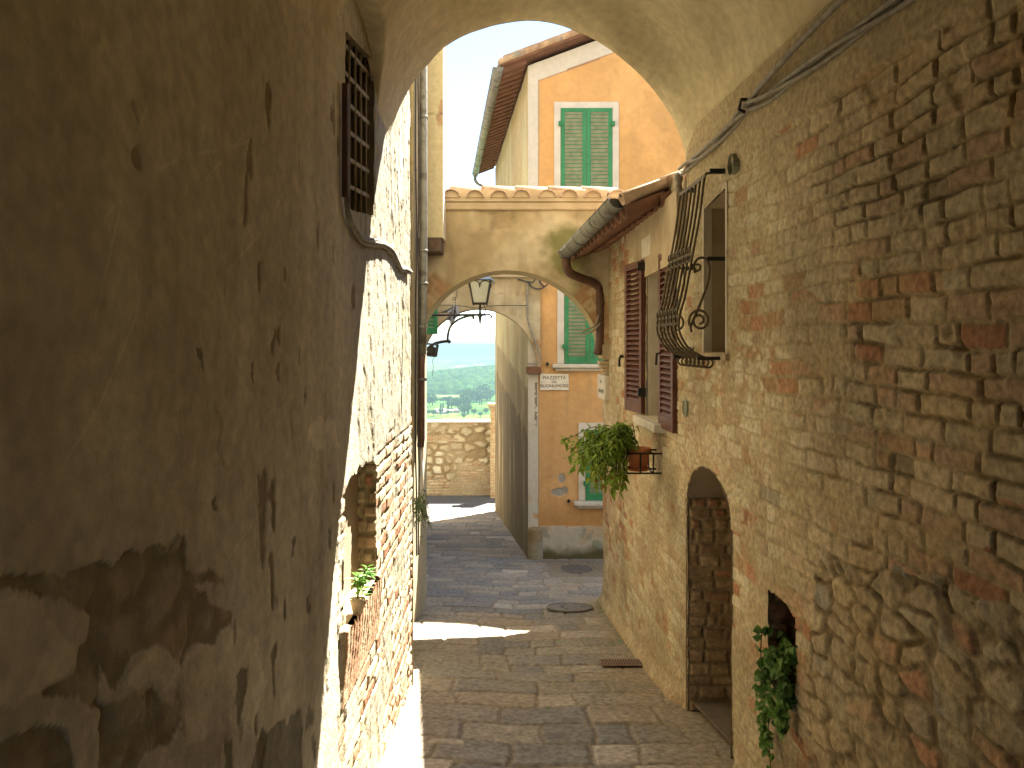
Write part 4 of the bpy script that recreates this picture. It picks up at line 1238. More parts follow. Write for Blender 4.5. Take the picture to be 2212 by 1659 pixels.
# roof
rs = Vector((1, 0, .372)).normalized(); rn = Vector((-.372, 0, 1)).normalized()
ed = Vector((-.096, 1, 0)).normalized()
RA = Vector((OC - .40, YF - .28, 4.60 - .15)) 
b = MB(); b.obox(RA + rn * .06, ed * 7.7, rs * 3.9, rn * .05)
b.obox(RA + rn * .06 + rs * 3.9, ed * 7.7, Vector((3, 0, -1.1)), rn * .05)
b.build("roof_deck", M['tilered'], oh)
tile_field("roof_tiles", M['tile'], oh, RA + rn * .10 - rs * .02, ed, rs, rn, 36, 11, .212, .45, seed=9)
m_ = MB()
for i in range(30):
    m_.obox(RA + ed * (.12 + i * .255), ed * .11, rs * .42, rn * .058)
m_.build("rafter_end", M['tilered'], oh)
m_ = MB()
for k in range(3): m_.obox(RA + rs * (.06) + rn * (.11 + .03 * k) - ed * (.02 + .012 * k), ed * .05, rs * 3.8, rn * .026)
m_.build("verge_tiles", M['tile'], oh)
g2a = RA + Vector((-.085, -.02, .03)); g2b = g2a + ed * 7.75
gutter("gutter", g2a, g2b, .085, M['zinc'], oh, 9)
b = MB(); b.tube(spline([g2b + Vector((0, -.12, -.08)), g2b + Vector((.01, -.12, -.2)), g2b + Vector((.12, -.1, -.30)), g2b + Vector((.40, -.12, -.42)), g2b + Vector((.55, 0, -.6))], 6), .042, 10)
b.build("downpipe", M['zinc'], oh, True)

def window(x0, x1, z0, z1, trim, parent, sill, top=True):
    b = MB()
    b.box(x0 - trim, x0, YF - .020, YF + .01, z0, z1 + (trim if top else 0)); b.box(x1, x1 + trim, YF - .020, YF + .01, z0, z1 + (trim if top else 0))
    if top: b.box(x0, x1, YF - .020, YF + .01, z1, z1 + trim)
    sr = b.build("window_surround", M['white'], parent, bevel=.002)
    mid = (x0 + x1) / 2
    louvre("shutter", (x0 + .005, YF - .03), (mid - .004, YF - .03), z0, z1, .045, M['green'], sr, (0, -1), frame=.065, slat_mat=M['green'], pitch=.062)
    louvre("shutter", (mid + .004, YF - .03), (x1 - .005, YF - .03), z0, z1, .045, M['green'], sr, (0, -1), frame=.065, slat_mat=M['green'], pitch=.062)
    b = MB(); b.box(x0 + .05, x1 - .05, YF - .022, YF - .012, z0, z1); b.build("shutter_backing", M['greendark'], sr)
    b = MB()
    for z in (z0 + .25, z1 - .3):
        b.box(x0 - .035, x0 + .02, YF - .085, YF - .02, z, z + .07); b.box(x1 - .02, x1 + .035, YF - .085, YF - .02, z, z + .07)
    b.build("hinge", M['green'], sr)
    if sill:
        b = MB(); b.box(x0 - .20, x1 + .22, YF - .17, YF + .005, z0 - .07, z0 - .004); b.box(x0 - .15, x1 + .16, YF - .10, YF + .004, z0 - .12, z0 - .07)
        b.build("sill", M['stone'], sr, bevel=.014)
        b = MB(); b.tube([(x0 - .28, YF + .01, z0 - .02), (x0 - .28, YF - .06, z0 - .02), (x0 - .28, YF - .065, z0 + .03)], .014, 7); b.box(x0 - .31, x0 - .25, YF - .07, YF - .05, z0 - .02, z0 + .005)
        b.build("shutter_catch", M['iron'], sr)
window(.80, 1.655, 2.05, 3.90, .105, oh, True)
window(.86, 1.70, -.31, 1.42, .115, oh, True)
window(1.21, 2.0, -2.56, -1.40, .115, oh, True)
b = MB(); b.lathe((1.40, YF - .03, -3.28), [(.0001, -.005), (.07, -.004), (.075, .0), (.075, .03)], 20, (0, 1, 0)); b.build("wall_vent", M['vent'], oh)
# worn stone guard at the corner
zs = np.linspace(-3.62, -2.985, 40); an = np.linspace(0, math.pi, 24)
A_ = np.repeat(an[:, None], 40, 1); Z = np.repeat(zs[None, :], 24, 0)
n1 = fbm(A_ * 2, Z * 4, 970, 4)
tp = np.sqrt(np.clip((-2.985 - Z) / .05, 0, 1))
r = (.115 + .03 * (n1 - .5)) * np.minimum(tp, 1) 
cs = mix(mix((.30, .21, .13), (.38, .29, .19), n1), mix((.33, .29, .22), (.40, .35, .27), n1), ss(-3.2, -3.3, Z + .1 * (n1 - .5)))
grid("corner_stone", np.stack([.385 - r * 1.12 * np.cos(A_), YF + .02 - r * np.sin(A_), Z], -1), M['plaster'], oh, cs * .8)
# unseen block added so its shadow shapes the sunlit patch at the lane's end
b = MB(); b.prism([(.2, 19.95, -4.6), (4.3, 19.95, -4.6), (4.3, 20.6, -4.6), (.2, 20.6, -4.6)], (0, 0, 8.5)); b.build("shadow_block", M['pale'], oh)

# ------------------------------------------------------------------ signs
def text(body, x, z, size, parent, plane, mat, name="lettering", bold=.0):
    cu = bpy.data.curves.new("txt", 'FONT'); cu.body = body; cu.size = size; cu.align_x = 'CENTER'; cu.align_y = 'CENTER'
    cu.extrude = .0015; cu.offset = bold
    o = bpy.data.objects.new("txt", cu); COL.objects.link(o)
    me = bpy.data.meshes.new_from_object(o)
    bpy.data.objects.remove(o)
    me.transform(plane @ Matrix.Translation((x, z, 0)))
    return link(name, me, mat, parent)
s1 = thing("street_sign", "cream marble street sign reading PIAZZETTA DEL BUONUMORE on the ochre wall", "sign", (.7, YF, -.6))
b = MB(); b.box(.462, .932, YF - .035, YF - .008, -.745, -.475); b.build("plate", M['marble'], s1, bevel=.003)
PL = Matrix.Translation((.697, YF - .0365, -.61)) @ Matrix.Rotation(math.radians(90), 4, 'X')
text("PIAZZETTA", 0, .068, .074, s1, PL, M['ink'], bold=.0)
text("DEL", 0, .002, .052, s1, PL, M['ink'])
text("BUONUMORE", 0, -.066, .074, s1, PL, M['ink'], bold=.0)
b = MB()
for x in (.49, .905): b.lathe((x, YF - .036, -.61), [(.0001, -.003), (.006, -.002), (.006, .002)], 8, (0, 1, 0))
b.build("screw", M['iron'], s1)
s2 = thing("wall_plaque", "small white plaque with two faded grey lines, edge-on by the corner of the brick house", "sign", (1.02, 8.5, -.5))
# plaque turned a little off the wall so that its face looks up the lane
A = Vector((1.005, 8.75, -.605)); Bv = Vector((1.035, 8.30, -.605)); dv_ = (Bv - A)
nrm = Vector((-1, -.08, 0)).normalized()
b = MB(); b.obox(A - nrm * .03, dv_, nrm * .055, (0, 0, .27)); b.build("plate", M['white'], s2, bevel=.006)
PL2 = Matrix.Translation(A + dv_ * .5 + nrm * .0265 + Vector((0, 0, .135))) @ Matrix(((0, 0, nrm.x, 0), (0, 0, nrm.y, 0), (0, 0, 0, 0), (0, 0, 0, 1)))
ux = dv_.normalized()
R3 = Matrix(((ux.x, 0, nrm.x, 0), (ux.y, 0, nrm.y, 0), (0, 1, 0, 0), (0, 0, 0, 1)))
PL2 = Matrix.Translation(A + dv_ * .5 + nrm * .0265 + Vector((0, 0, .135))) @ R3
text("VIA", -.02, .06, .05, s2, PL2, M['inkgrey'], bold=.001)
b = MB()
for k in range(9):
    p = A + dv_ * (.16 + k * .075) + nrm * .0262 + Vector((0, 0, .072)); b.obox(p, dv_ * .045, nrm * .0015, (0, 0, .04))
b.build("lettering", M['inkgrey'], s2)

# ------------------------------------------------------------------ street lamp on its bracket
lamp = thing("street_lamp", "wrought iron street lantern standing on a curved wall bracket under the tiled archway", "lamp", (-1.3, 10.4, .4))
YL = 10.4
b = MB()
b.tube([at(912, 681, YL), at(1050, 680, YL)], .015, 8); b.tube(spline([at(1050, 680, YL), at(1058, 680, YL), at(1062, 684, YL), at(1059, 688, YL)], 5), .010, 7)
b.build("bracket_bar", M['iron'], lamp, True)
b = MB()
b.tube(spline([at(908, 766, YL), at(917, 759, YL), at(936, 744, YL), at(951, 739, YL), at(966, 737, YL)], 6), .020, 8)
b.tube(spline([at(970, 740, YL), at(967, 733, YL), at(968.5, 719, YL), at(974, 704, YL), at(989, 691, YL), at(1007, 684, YL), at(1018, 682, YL), at(1023, 685, YL), at(1021, 689, YL)], 6), .015, 8)
b.lathe(at(970, 738, YL), [(.0001, -.028), (.026, -.012), (.026, .012), (.0001, .028)], 10)
b.build("curved_stay", M['iron'], lamp, True)
lc = at(1037, 681, YL)
b = MB(); b.lathe(lc, [(.0001, -.17), (.010, -.11), (.022, -.03), (.030, -.01), (.030, .02), (.016, .03), (.014, .075), (.024, .09), (.014, .10), (.014, .165)], 12); b.build("finial_post", M['iron'], lamp, True)
z0 = lc.z + .16; z1 = z0 + .315; rb = .092; rt = .145
def sq(r, z): return [Vector((lc.x - r, YL - r, z)), Vector((lc.x + r, YL - r, z)), Vector((lc.x + r, YL + r, z)), Vector((lc.x - r, YL + r, z))]
b = MB(); b.hexa(sq(rb - .008, z0 + .01) + sq(rt - .008, z1 - .01)); b.build("lamp_glass", M['lampglass'], lamp)
b = MB()
lo, hi = sq(rb, z0), sq(rt, z1)
for k in range(4):
    b.tube([lo[k] + (lo[k] - hi[k]) * .07, hi[k]], .011, 6); b.tube([lo[k], lo[(k + 1) % 4]], .011, 6); b.tube([hi[k], hi[(k + 1) % 4]], .010, 6)
    p0, p1 = hi[k], hi[(k + 1) % 4]; d_ = p1 - p0
    for s in (0, 1):
        b.tube([p0 + d_ * (.25 + s * .5) + d_ * (.24 * math.cos(a)) + Vector((0, 0, -.075 + .06 * math.sin(a))) for a in np.linspace(0, math.pi, 10)], .006, 5)
    b.tube([p0 + d_ * .5 + Vector((0, 0, -.06)), p0 + d_ * .5 + Vector((0, 0, -.11))], [.014, .003], 6)
b.build("lantern_frame", M['iron'], lamp)
b = MB(); b.hexa(sq(rt + .035, z1) + sq(.055, z1 + .11)); b.hexa(sq(.05, z1 + .11) + sq(.03, z1 + .16)); b.tube([(lc.x, YL, z1 + .16), (lc.x, YL, z1 + .21)], [.02, .004], 8)
for k, (sx, sy) in enumerate(((-1, -1), (1, -1), (1, 1), (-1, 1))):
    b.tube([(lc.x + sx * (rt + .02), YL + sy * (rt + .02), z1 + .01), (lc.x + sx * (rt + .05), YL + sy * (rt + .05), z1 - .035)], [.014, .005], 6)
b.build("lantern_roof", M['lamproof'], lamp)
b = MB(); b.tube(spline([lc + Vector((.05, 0, .15)), lc + Vector((.075, 0, .06)), lc + Vector((.03, 0, -.0))], 6), .006, 6); b.build("lamp_lead", M['cabledark'], lamp, True)

fl = thing("floodlight", "black floodlight in a wire cage on the left wall below the lamp bracket", "floodlight", (-1.15, 9.6, 0))
YLf = 9.6
b = MB()
b.prism([at(921, 766, YLf), at(938, 768, YLf), at(941, 752, YLf), at(932, 747, YLf), at(924, 755, YLf)], (0, .14, 0)); b.build("housing", M['black'], fl, bevel=.008)
b = MB()
for y in (YLf - .01, YLf + .15):
    cage = [at(917, 767, YLf), at(940, 770, YLf), at(944, 745, YLf), at(918, 742, YLf)]
    cage = [Vector((p.x, y, p.z)) for p in cage]
    for k in range(4): b.tube([cage[k], cage[(k + 1) % 4]], .010, 6)
b.tube([at(944, 745, YLf), at(944, 745, YLf) + Vector((0, .15, 0))], .008, 6); b.tube([at(940, 770, YLf), at(940, 770, YLf) + Vector((0, .15, 0))], .008, 6)
b.tube([at(916, 730, YLf), at(916, 765, YLf)], .008, 6); b.tube([at(908, 752, YLf), at(924, 752, YLf)], .012, 6)
b.build("cage", M['iron'], fl)
b = MB(); b.tube(spline([at(936, 770, YLf), at(938, 774, YLf), at(934, 778, YLf), at(936, 790, YLf), at(934, 812, YLf)], 5), .003, 5); b.build("loose_lead", M['cabledark'], fl, True)

# folded grey cloth hanging from a hook
cl = thing("hanging_cloth", "folded grey cloth hanging from a wire above the lamp bracket", "cloth", (-1, 11.3, .6))
YC = 11.3
m_ = MB()
rng = random.Random(2)
def sheet(cols, rows, f):
    vs = [f(i / (cols - 1), j / (rows - 1)) for i in range(cols) for j in range(rows)]
    fs = [(i * rows + j, (i + 1) * rows + j, (i + 1) * rows + j + 1, i * rows + j + 1) for i in range(cols - 1) for j in range(rows - 1)]
    m_.add(vs, fs)
def wing(s, t):
    top = at(983, 658, YC); tip = at(944, 674, YC); low = at(976, 677, YC)
    p = top.lerp(tip, s).lerp(top.lerp(low, s), t); p.y += .10 * math.sin(t * 5) * s; p.z -= .025 * math.sin(s * 3.1) * (1 - t); return p
sheet(12, 8, wing)
def drop(s, t):
    topl = at(979, 659, YC); topr = at(988, 661, YC)
    botl = at(964 + 4 * math.sin(s * 9), 692, YC); botr = at(994, 684, YC)
    p = topl.lerp(topr, s).lerp(botl.lerp(botr, s), t)
    p.y += .07 * math.sin(s * 13) * (.3 + t) - .06; p.z -= .10 * t * max(0, 1 - abs(s - .4) * 3.2) ; return p
sheet(22, 12, drop)
o = m_.build("fabric", M['cloth'], cl, True)
sm = o.modifiers.new("thick", 'SOLIDIFY'); sm.thickness = .006
b = MB(); b.tube(spline([at(983, 659, YC), at(984, 648, YC), at(986, 637, YC), at(988, 612, YC)], 4), .004, 5); b.tube([at(981 + 3 * math.cos(a), 645 + 3 * math.sin(a), YC) for a in np.linspace(0, 6, 12)], .006, 5); b.build("hook_wire", M['cabledark'], cl, True)

# ------------------------------------------------------------------ cables
def cable(name, label, pts, r, mat, n=8, clips=None):
    m_ = MB()
    for p, rr in zip(pts, r if isinstance(r, (list, tuple)) else [r] * len(pts)):
        m_.tube(spline(p, n), rr, 7)
    o = m_.build(name, mat, None, True)
    tag(o, label, "cable")
    return o
def onr(Y, Z, d=.03): return (float(Xr(Y)) - d, Y, Z)
def onl(Y, Z, d=.025): return (float(Xl(Y)) + d, Y, Z)
base_r = [(1.0, 1.16), (1.8, 1.15), (2.4, 1.135), (3.0, 1.15), (3.55, 1.165), (3.83, 1.19), (4.1, 1.165), (4.5, 1.13), (4.78, 1.14), (4.97, 1.13)]
bundle = []
for k in range(3):
    bundle.append([onr(y, z + .022 * math.sin(k * 2.1 + y * 3.5), .035 + .022 * math.cos(k * 2.1 + y * 3.5)) for y, z in base_r for _ in (0,)])
cable("cable_bundle", "twisted grey cable bundle along the springing of the vault over the right brick wall", bundle, .011, M['cable'], 10)
cable("vault_cable", "single thicker cable pinned just above the twisted bundle under the vault", [[onr(1.0, 1.30, .09), onr(2.0, 1.29, .09), onr(3.0, 1.26, .08), onr(3.6, 1.235, .05), onr(3.83, 1.20, .04)]], .015, M['cable'], 10)
b = MB(); b.tube([onr(3.83, 1.23, -.02), onr(3.83, 1.23, .07), onr(3.83, 1.18, .08), onr(3.83, 1.165, .05)], .010, 6)
tag(b.build("cable_hook", M['iron']), "iron hook holding the cable bundle where the vault meets the brick wall", "hook")
ci_ = thing("cable_insulator", "grey junction fitting with cable ends at the top corner of the brick house roof", "fitting", (1.08, 4.97, 1.1))
b = MB(); b.lathe((1.09, 5.0, 1.04), [(.0001, -.06), (.018, -.05), (.026, -.01), (.020, .02), (.030, .04), (.030, .07), (.012, .09)], 12); b.build("insulator", M['cable'], ci_, True)
b = MB(); b.tube(spline([(1.09, 5.0, 1.0), (1.085, 5.0, .93), (1.10, 5.0, .86)], 5), .010, 6); b.tube(spline([(1.10, 4.99, 1.0), (1.115, 4.99, .92), (1.12, 4.99, .80)], 5), .008, 6); b.build("lead", M['cable'], ci_, True)
lp = [(3.22, 1.05), (3.225, .66), (3.24, .58), (3.34, .53), (3.55, .50), (3.85, .53), (4.1, .55), (4.4, .555), (4.62, .52), (4.78, .49), (5.0, .505), (5.3, .52)]
cable("wall_cable", "grey cables clipped under the barred opening and along the left wall into the sunlight",
      [[onl(y + .006 * k, z - .012 * k + .003 * math.sin(y * 9 + k), .015 + .008 * (k % 2)) for y, z in lp] for k in range(3)], .0085, M['cable'], 8)
b = MB(); b.obox((Xl(3.19) + .002, 3.20, .62), (.025, 0, 0), (0, .022, 0), (0, 0, .48)); tag(b.build("cable_trunking", M['pipebrown'], None, bevel=.004), "brown cable trunking standing beside the barred opening on the left wall", "trunking")
sa = 12.46
cable("arch_cable", "grey cable pinned down the right edge of the plain arch to its impost",
      [[at(1140, 612, sa), at(1139, 650, sa), at(1140, 690, sa), at(1148, 715, sa), at(1158, 745, sa), at(1166, 770, sa), at(1162, 784, sa), at(1140, 786, sa)]], .014, M['cable'], 6)
cable("looped_cable", "looped grey and black cables sagging from the ochre house corner above the arch",
      [[at(1118, 603, sa), at(1138, 609, sa), at(1150, 620, sa), at(1165, 624, sa), at(1180, 617, sa), at(1187, 606, sa)],
       [at(1138, 608, sa), at(1152, 609, sa), at(1158, 596, sa)], [at(1164, 598, sa), at(1168, 612, sa), at(1177, 620, sa)]], [.012, .010, .014], M['cabledark'], 6)
cable("span_cable", "thin black cable stretched across the plain arch above its opening",
      [[at(945, 659, 12.42), at(990, 660, 12.42), at(1030, 665, 12.42), at(1075, 660, 12.42), at(1138, 660, 12.42)]], .006, M['cabledark'], 6)
cable("bracket_cable", "grey cable looping from the brown downpipe across the brick ring of the tiled archway",
      [[(.94, 8.30, .32), (.90, 8.29, .21), (.82, 8.30, .17), (.76, 8.31, .14)], [(.96, 8.30, .24), (.88, 8.30, .15), (.80, 8.30, .12)]], .011, M['cable'], 6)

# ------------------------------------------------------------------ plants
def leaf(m_, p, d, n, L, W, bend=.25):
    d = d.normalized(); s = d.cross(n)
    if s.length < 1e-4: s = Vector((1, 0, 0))
    s.normalize(); n = s.cross(d)
    a = p; q1 = p + d * L * .3 - n * L * .02; q2 = p + d * L * .65 - n * L * bend * .5; e = p + d * L - n * L * bend
    fold = n * W * .22
    vs = [a, q1 - s * W * .5 + fold, q1, q1 + s * W * .5 + fold, q2 - s * W * .38 + fold * .8, q2, q2 + s * W * .38 + fold * .8, e]
    m_.add(vs, [(0, 2, 1), (0, 3, 2), (1, 2, 5, 4), (2, 3, 6, 5), (4, 5, 7), (5, 6, 7)])

def rv(rng): 
    while True:
        v = Vector((rng.uniform(-1, 1), rng.uniform(-1, 1), rng.uniform(-1, 1)))
        if .05 < v.length < 1: return v.normalized()

pot = thing("potted_begonia", "terracotta pot of trailing green leaves and red flowers below the shuttered window", "potted plant", (.94, 5.72, -.93))
pc = Vector((.945, 5.72, -.925))
b = MB(); b.lathe(pc, [(.0001, .0), (.062, .0), (.066, .01), (.084, .115), (.092, .118), (.094, .155), (.084, .155), (.080, .13), (.0001, .13)], 24); b.build("pot", M['terra'], pot, True)
b = MB(); b.lathe(pc, [(.0001, -.014), (.07, -.014), (.088, .008), (.082, .010), (.066, -.004), (.0001, -.004)], 24); b.build("saucer", M['terra'], pot, True)
b = MB(); b.lathe(pc, [(.0001, .134), (.079, .132)], 16); b.build("soil", M['soil'], pot)
rng = random.Random(21)
stems = MB(); lv = MB(); fl_ = MB()
crown = pc + Vector((-.05, 0, .17))
for i in range(74):
    az = rng.uniform(0, 2 * math.pi)
    out = Vector((math.cos(az) * .8 - .95, math.sin(az) * .8, 0)); out *= rng.uniform(.14, .44) / max(out.length, .3) * 1.0
    if i % 4 == 0: out *= .5
    up = rng.uniform(.0, .15); dn = rng.uniform(.03, .34) if i % 3 else rng.uniform(-.04, .05)
    p0 = crown + Vector((rng.uniform(-.05, .05), rng.uniform(-.05, .05), -.03))
    p1 = p0 + out * .45 + Vector((0, 0, up + .05)); p2 = p0 + out * .95 + Vector((0, 0, up * .8 - dn * .2)); p3 = p0 + out * 1.15 + Vector((rng.uniform(-.03, .03), rng.uniform(-.03, .03), up * .5 - dn))
    sp = spline([p0, p1, p2, p3], 6)
    stems.tube(sp, .0028, 4, False)
    for j, p in enumerate(sp[2:]):
        for k in range(rng.choice((1, 2, 2))):
            d = rv(rng) * .8 + Vector((0, 0, -.45)) + out.normalized() * .45
            leaf(lv, p + rv(rng) * .012, d, Vector((0, 0, 1)) + rv(rng) * .5, rng.uniform(.030, .085), rng.uniform(.014, .036), rng.uniform(.1, .6))
    if i % 9 == 4:
        for k in range(4): leaf(fl_, p3 + rv(rng) * .008, rv(rng) + Vector((0, 0, -.8)), rv(rng), .032, .015)
stems.build("stem", M['stem'], pot); lv.build("foliage", M['leaf'], pot); fl_.build("flower", M['flower'], pot)
hd = thing("pot_holder", "black iron pot holder fixed to the brick wall around the terracotta pot", "pot holder", (1.1, 5.7, -.9))
b = MB()
for y in (5.62, 5.82):
    b.tube([(Xr(y) + .01, y, -.80), (.845, y, -.80)], .007, 6); b.tube([(Xr(y) + .01, y, -.945), (.845, y, -.945)], .007, 6); b.tube([(.845, y, -.945), (.845, y, -.80)], .006, 6)
    b.tube([(1.04, y, -.945), (1.04, y, -.80)], .006, 6)
for x in (.845, 1.04): b.tube([(x, 5.62, -.80), (x, 5.82, -.80)], .006, 6); b.tube([(x, 5.62, -.945), (x, 5.82, -.945)], .006, 6)
b.tube([(.945, 5.62, -.80), (.945, 5.62, -.945)], .007, 6)
b.build("frame", M['iron'], hd, True)

ivy = thing("ivy", "ivy growing out of the narrow slot niche and hanging down the right brick wall", "ivy", (1.24, 3.5, -1.55))
rng = random.Random(31); lv = MB(); stems = MB()
for i in range(11):
    y0 = rng.uniform(3.38, 3.64); L = rng.uniform(.04, .36) if i < 9 else .5
    p0 = Vector((Xr(y0) + .06, y0, rng.uniform(-1.61, -1.50) + (.12 if i % 5 == 0 else 0)))
    up = rng.uniform(.02, .14) if i % 3 == 0 else rng.uniform(.01, .05)
    pts = [p0, p0 + Vector((-.05, .01, up)), p0 + Vector((-.11, -.01, up * .5)), Vector((Xr(y0) - .06, y0 - .05 * rng.random(), p0.z - L * .5)), Vector((Xr(y0) - .05, y0 - .06 * rng.random() - .02, p0.z - L))]
    sp = spline(pts, 6); stems.tube(sp, .0025, 4, False)
    for j, p in enumerate(sp[1:]):
        for k in range(2):
            n = Vector((-1, -.5, .4)) + rv(rng) * .7
            leaf(lv, p + rv(rng) * .014, rv(rng) * .7 + Vector((-.2, 0, -.6)), n, rng.uniform(.028, .046), rng.uniform(.026, .042), .2)
stems.build("vine", M['stem'], ivy); lv.build("foliage", M['ivy'], ivy)

sap = thing("potted_sapling", "bright green young plant in a clay pot on the sunlit left sill", "potted plant", (-.69, 3.6, -1.15))
b = MB(); sc_ = Vector((-.70, 3.46, -1.22)); b.lathe(sc_, [(.0001, 0), (.020, 0), (.034, .065), (.037, .07), (.030, .07), (.0001, .062)], 16); b.build("pot", M['tan'], sap, True)
rng = random.Random(41); lv = MB(); stems = MB()
for i in range(9):
    az = rng.uniform(0, 6.28); p0 = sc_ + Vector((0, 0, .07))
    hgt = rng.uniform(.04, .13); o_ = Vector((abs(math.cos(az)) * .4 + .15, math.sin(az) + .25, 0)) * rng.uniform(.03, .09)
    sp = spline([p0, p0 + o_ * .4 + Vector((0, 0, hgt * .7)), p0 + o_ + Vector((0, 0, hgt))], 5); stems.tube(sp, .003, 4, False)
    tip = sp[-1]
    for k in range(9):
        d = Vector((math.cos(k * 2.4), math.sin(k * 2.4), rng.uniform(.0, .7)))
        leaf(lv, tip + Vector((0, 0, -.008 * k * .5)), d, Vector((0, 0, 1)), rng.uniform(.035, .055), rng.uniform(.012, .018), .25)
stems.build("stem", M['stem'], sap); lv.build("foliage", M['leafbright'], sap)

wd = thing("wall_weed", "pale feathery weed growing from the foot of the left house by the downpipe", "weed", (-.85, 6.8, -1.7))
rng = random.Random(51); lv = MB(); stems = MB()
for i in range(26):
    p0 = Vector((-.86 + rng.uniform(-.04, .02), 6.9 + rng.uniform(-.2, .2), -1.52 + rng.uniform(-.12, .08)))
    o_ = Vector((rng.uniform(.02, .15), rng.uniform(-.08, .08), 0)); 
    sp = spline([p0, p0 + o_ * .6 + Vector((0, 0, rng.uniform(.0, .12))), p0 + o_ + Vector((0, 0, rng.uniform(-.20, .08)))], 6); stems.tube(sp, .002, 4, False)
    for p in sp:
        for k in range(3): leaf(lv, p, rv(rng) + o_.normalized() * .5, Vector((0, 0, 1)) + rv(rng), rng.uniform(.018, .034), .006, .2)
stems.build("stem", M['stem'], wd); lv.build("foliage", M['weed'], wd)

# ------------------------------------------------------------------ things on the ground
mh = thing("manhole_cover", "round cast iron manhole cover set in the slabs below the tiled archway", "manhole cover", (.62, 8.45, -2.9))
b = MB(); zc_ = gz(8.45) + .016
sl_ = (gz(8.6) - gz(8.3)) / .3
axm = Vector((0, -sl_, 1)).normalized()
b.lathe((.64, 8.45, zc_), [(.0001, .0), (.235, .0), (.24, -.01)], 36, axm); b.build("lid", M['steel'], mh)
b = MB(); b.lathe((.64, 8.45, zc_), [(.248, -.006), (.248, .001), (.258, .001), (.260, -.012)], 36, axm); b.build("rim", M['rim'], mh)
b = MB()
for k in range(7):
    a = k * .9; b.obox(Vector((.64 + .12 * math.cos(a), 8.45 + .14 * math.sin(a), zc_ + .001 + sl_ * .14 * math.sin(a))), (.05 * math.cos(a * 2), .05 * math.sin(a * 2), sl_ * .05 * math.sin(a * 2)), (.008, .012, 0), axm * .003)
b.build("relief", M['rim'], mh)
dg = thing("drain_grate", "rusty slotted drain grate at the foot of the right brick wall", "drain grate", (.86, 6.1, -2.5))
b = MB(); s_ = -.156
def gp(x, y, dz): return Vector((x, y, float(gz(y)) + dz))
b.obox(gp(.70, 5.98, .014), (.34, 0, 0), (0, .20, .20 * s_), (0, 0, .006)); b.build("plate", M['rustgrate'], dg)
b = MB()
for i in range(15):
    x = .715 + i * .0215; b.obox(gp(x, 6.0, .0205), (.009, 0, 0), (0, .16, .16 * s_), (0, 0, .002))
b.build("slots", M['slot'], dg)
rng = random.Random(61)
fallen = MB()
for i in range(22):
    y = rng.uniform(4.6, 9.2); x = rng.uniform(.2, 1.0); p = gp(x, y, .02)
    leaf(fallen, p, Vector((rng.uniform(-1, 1), rng.uniform(-1, 1), 0)), Vector((0, 0, 1)), rng.uniform(.02, .05), rng.uniform(.012, .028), -.1)
tag(fallen.build("fallen_leaves", M['leafbright']), kind="stuff", label="scattered fallen leaves on the slabs", cat="leaves")

# ================================================================== parapet and what lies beyond
par = thing("parapet_wall", "rough rubble stone parapet across the end of the lane, valley behind", "wall", (-1.6, 22.6, -4.4))
def parapet():
    xs = np.arange(-7, 3, .02); zs = np.arange(-4.55, -2.27, .02)
    X = np.repeat(xs[:, None], len(zs), 1); Z = np.repeat(zs[None, :], len(xs), 0)
    Q, re = rubble(X, Z, .34, .22, 1000, .95)
    R, de, dv = bricks(X, Z, .085, .27, 1010, .08)
    n1 = fbm(X * 1.2, Z * 1.2, 1020, 4); n2 = fbm(X * 5, Z * 5, 1030, 4)
    isb = (fbm(X * .9, Z * 2.2, 1040, 3) + .06 * ss(-3.2, -3.6, Z)) > .60
    p = ss(.012, .05, re); pb = ss(.004, .02, de)
    c1 = mix((.27, .20, .115), pick([(.50, .43, .30), (.56, .49, .36), (.44, .37, .26), (.48, .39, .25), (.60, .54, .42), (.42, .33, .22)], Q[1]), p)
    c2 = mix((.38, .30, .19), pick([(.40, .25, .16), (.45, .34, .23), (.40, .29, .19), (.48, .40, .29)], R[1]), pb)
    c = np.where(isb[..., None], c2, c1)
    sm_ = ss(.52, .62, n1 * .8 + .3 * ss(-2.60, -2.4, Z) + .15 * ss(-4.1, -4.4, Z))
    c = mix(c, mix((.38, .31, .20), (.30, .25, .17), n2), sm_ * .55)
    h = np.where(isb, .02 * pb + .015 * (R[0] - .5), .05 * p + .03 * (Q[0] - .5)) * (1 - sm_ * .7) + .02 * (n2 - .5)
    grid("wall_face", np.stack([X, 22.5 - h, Z], -1), M['masonry'], par, c * (.85 + .3 * n2)[..., None])
parapet()
b = MB(); b.box(-7, 3, 22.52, 22.9, -4.6, -2.29); b.build("wall_core", M['pale'], par)
b = MB(); b.box(-7, -.62, 22.42, 22.95, -2.29, -2.24); b.build("coping", M['stone'], par, bevel=.012)
pil = thing("brick_pillar", "brick gate pillar with a cap standing at the right end of the parapet", "pillar", (-.6, 22.3, -4.4))
xs = np.linspace(-.63, -.2, 40); zs = np.arange(-4.5, -1.80, .02)
X = np.repeat(xs[:, None], len(zs), 1); Z = np.repeat(zs[None, :], 40, 0); R, de, dv = bricks(X, Z, .085, .26, 1060, .01)
grid("shaft", np.stack([X, 22.1 - .015 * ss(.004, .02, de), Z], -1), M['masonry'], pil, mix((.40, .32, .2), pick([(.46, .33, .2), (.42, .27, .16), (.48, .37, .24)], R[1]), ss(.004, .016, de)))
b = MB(); b.box(-.63, -.2, 22.11, 22.42, -4.5, -1.80); b.build("shaft_core", M['tan'], pil)
b = MB(); b.box(-.71, -.12, 22.02, 22.5, -1.80, -1.70); b.box(-.67, -.16, 22.06, 22.46, -1.87, -1.80); b.build("cap", M['tan'], pil, bevel=.01)

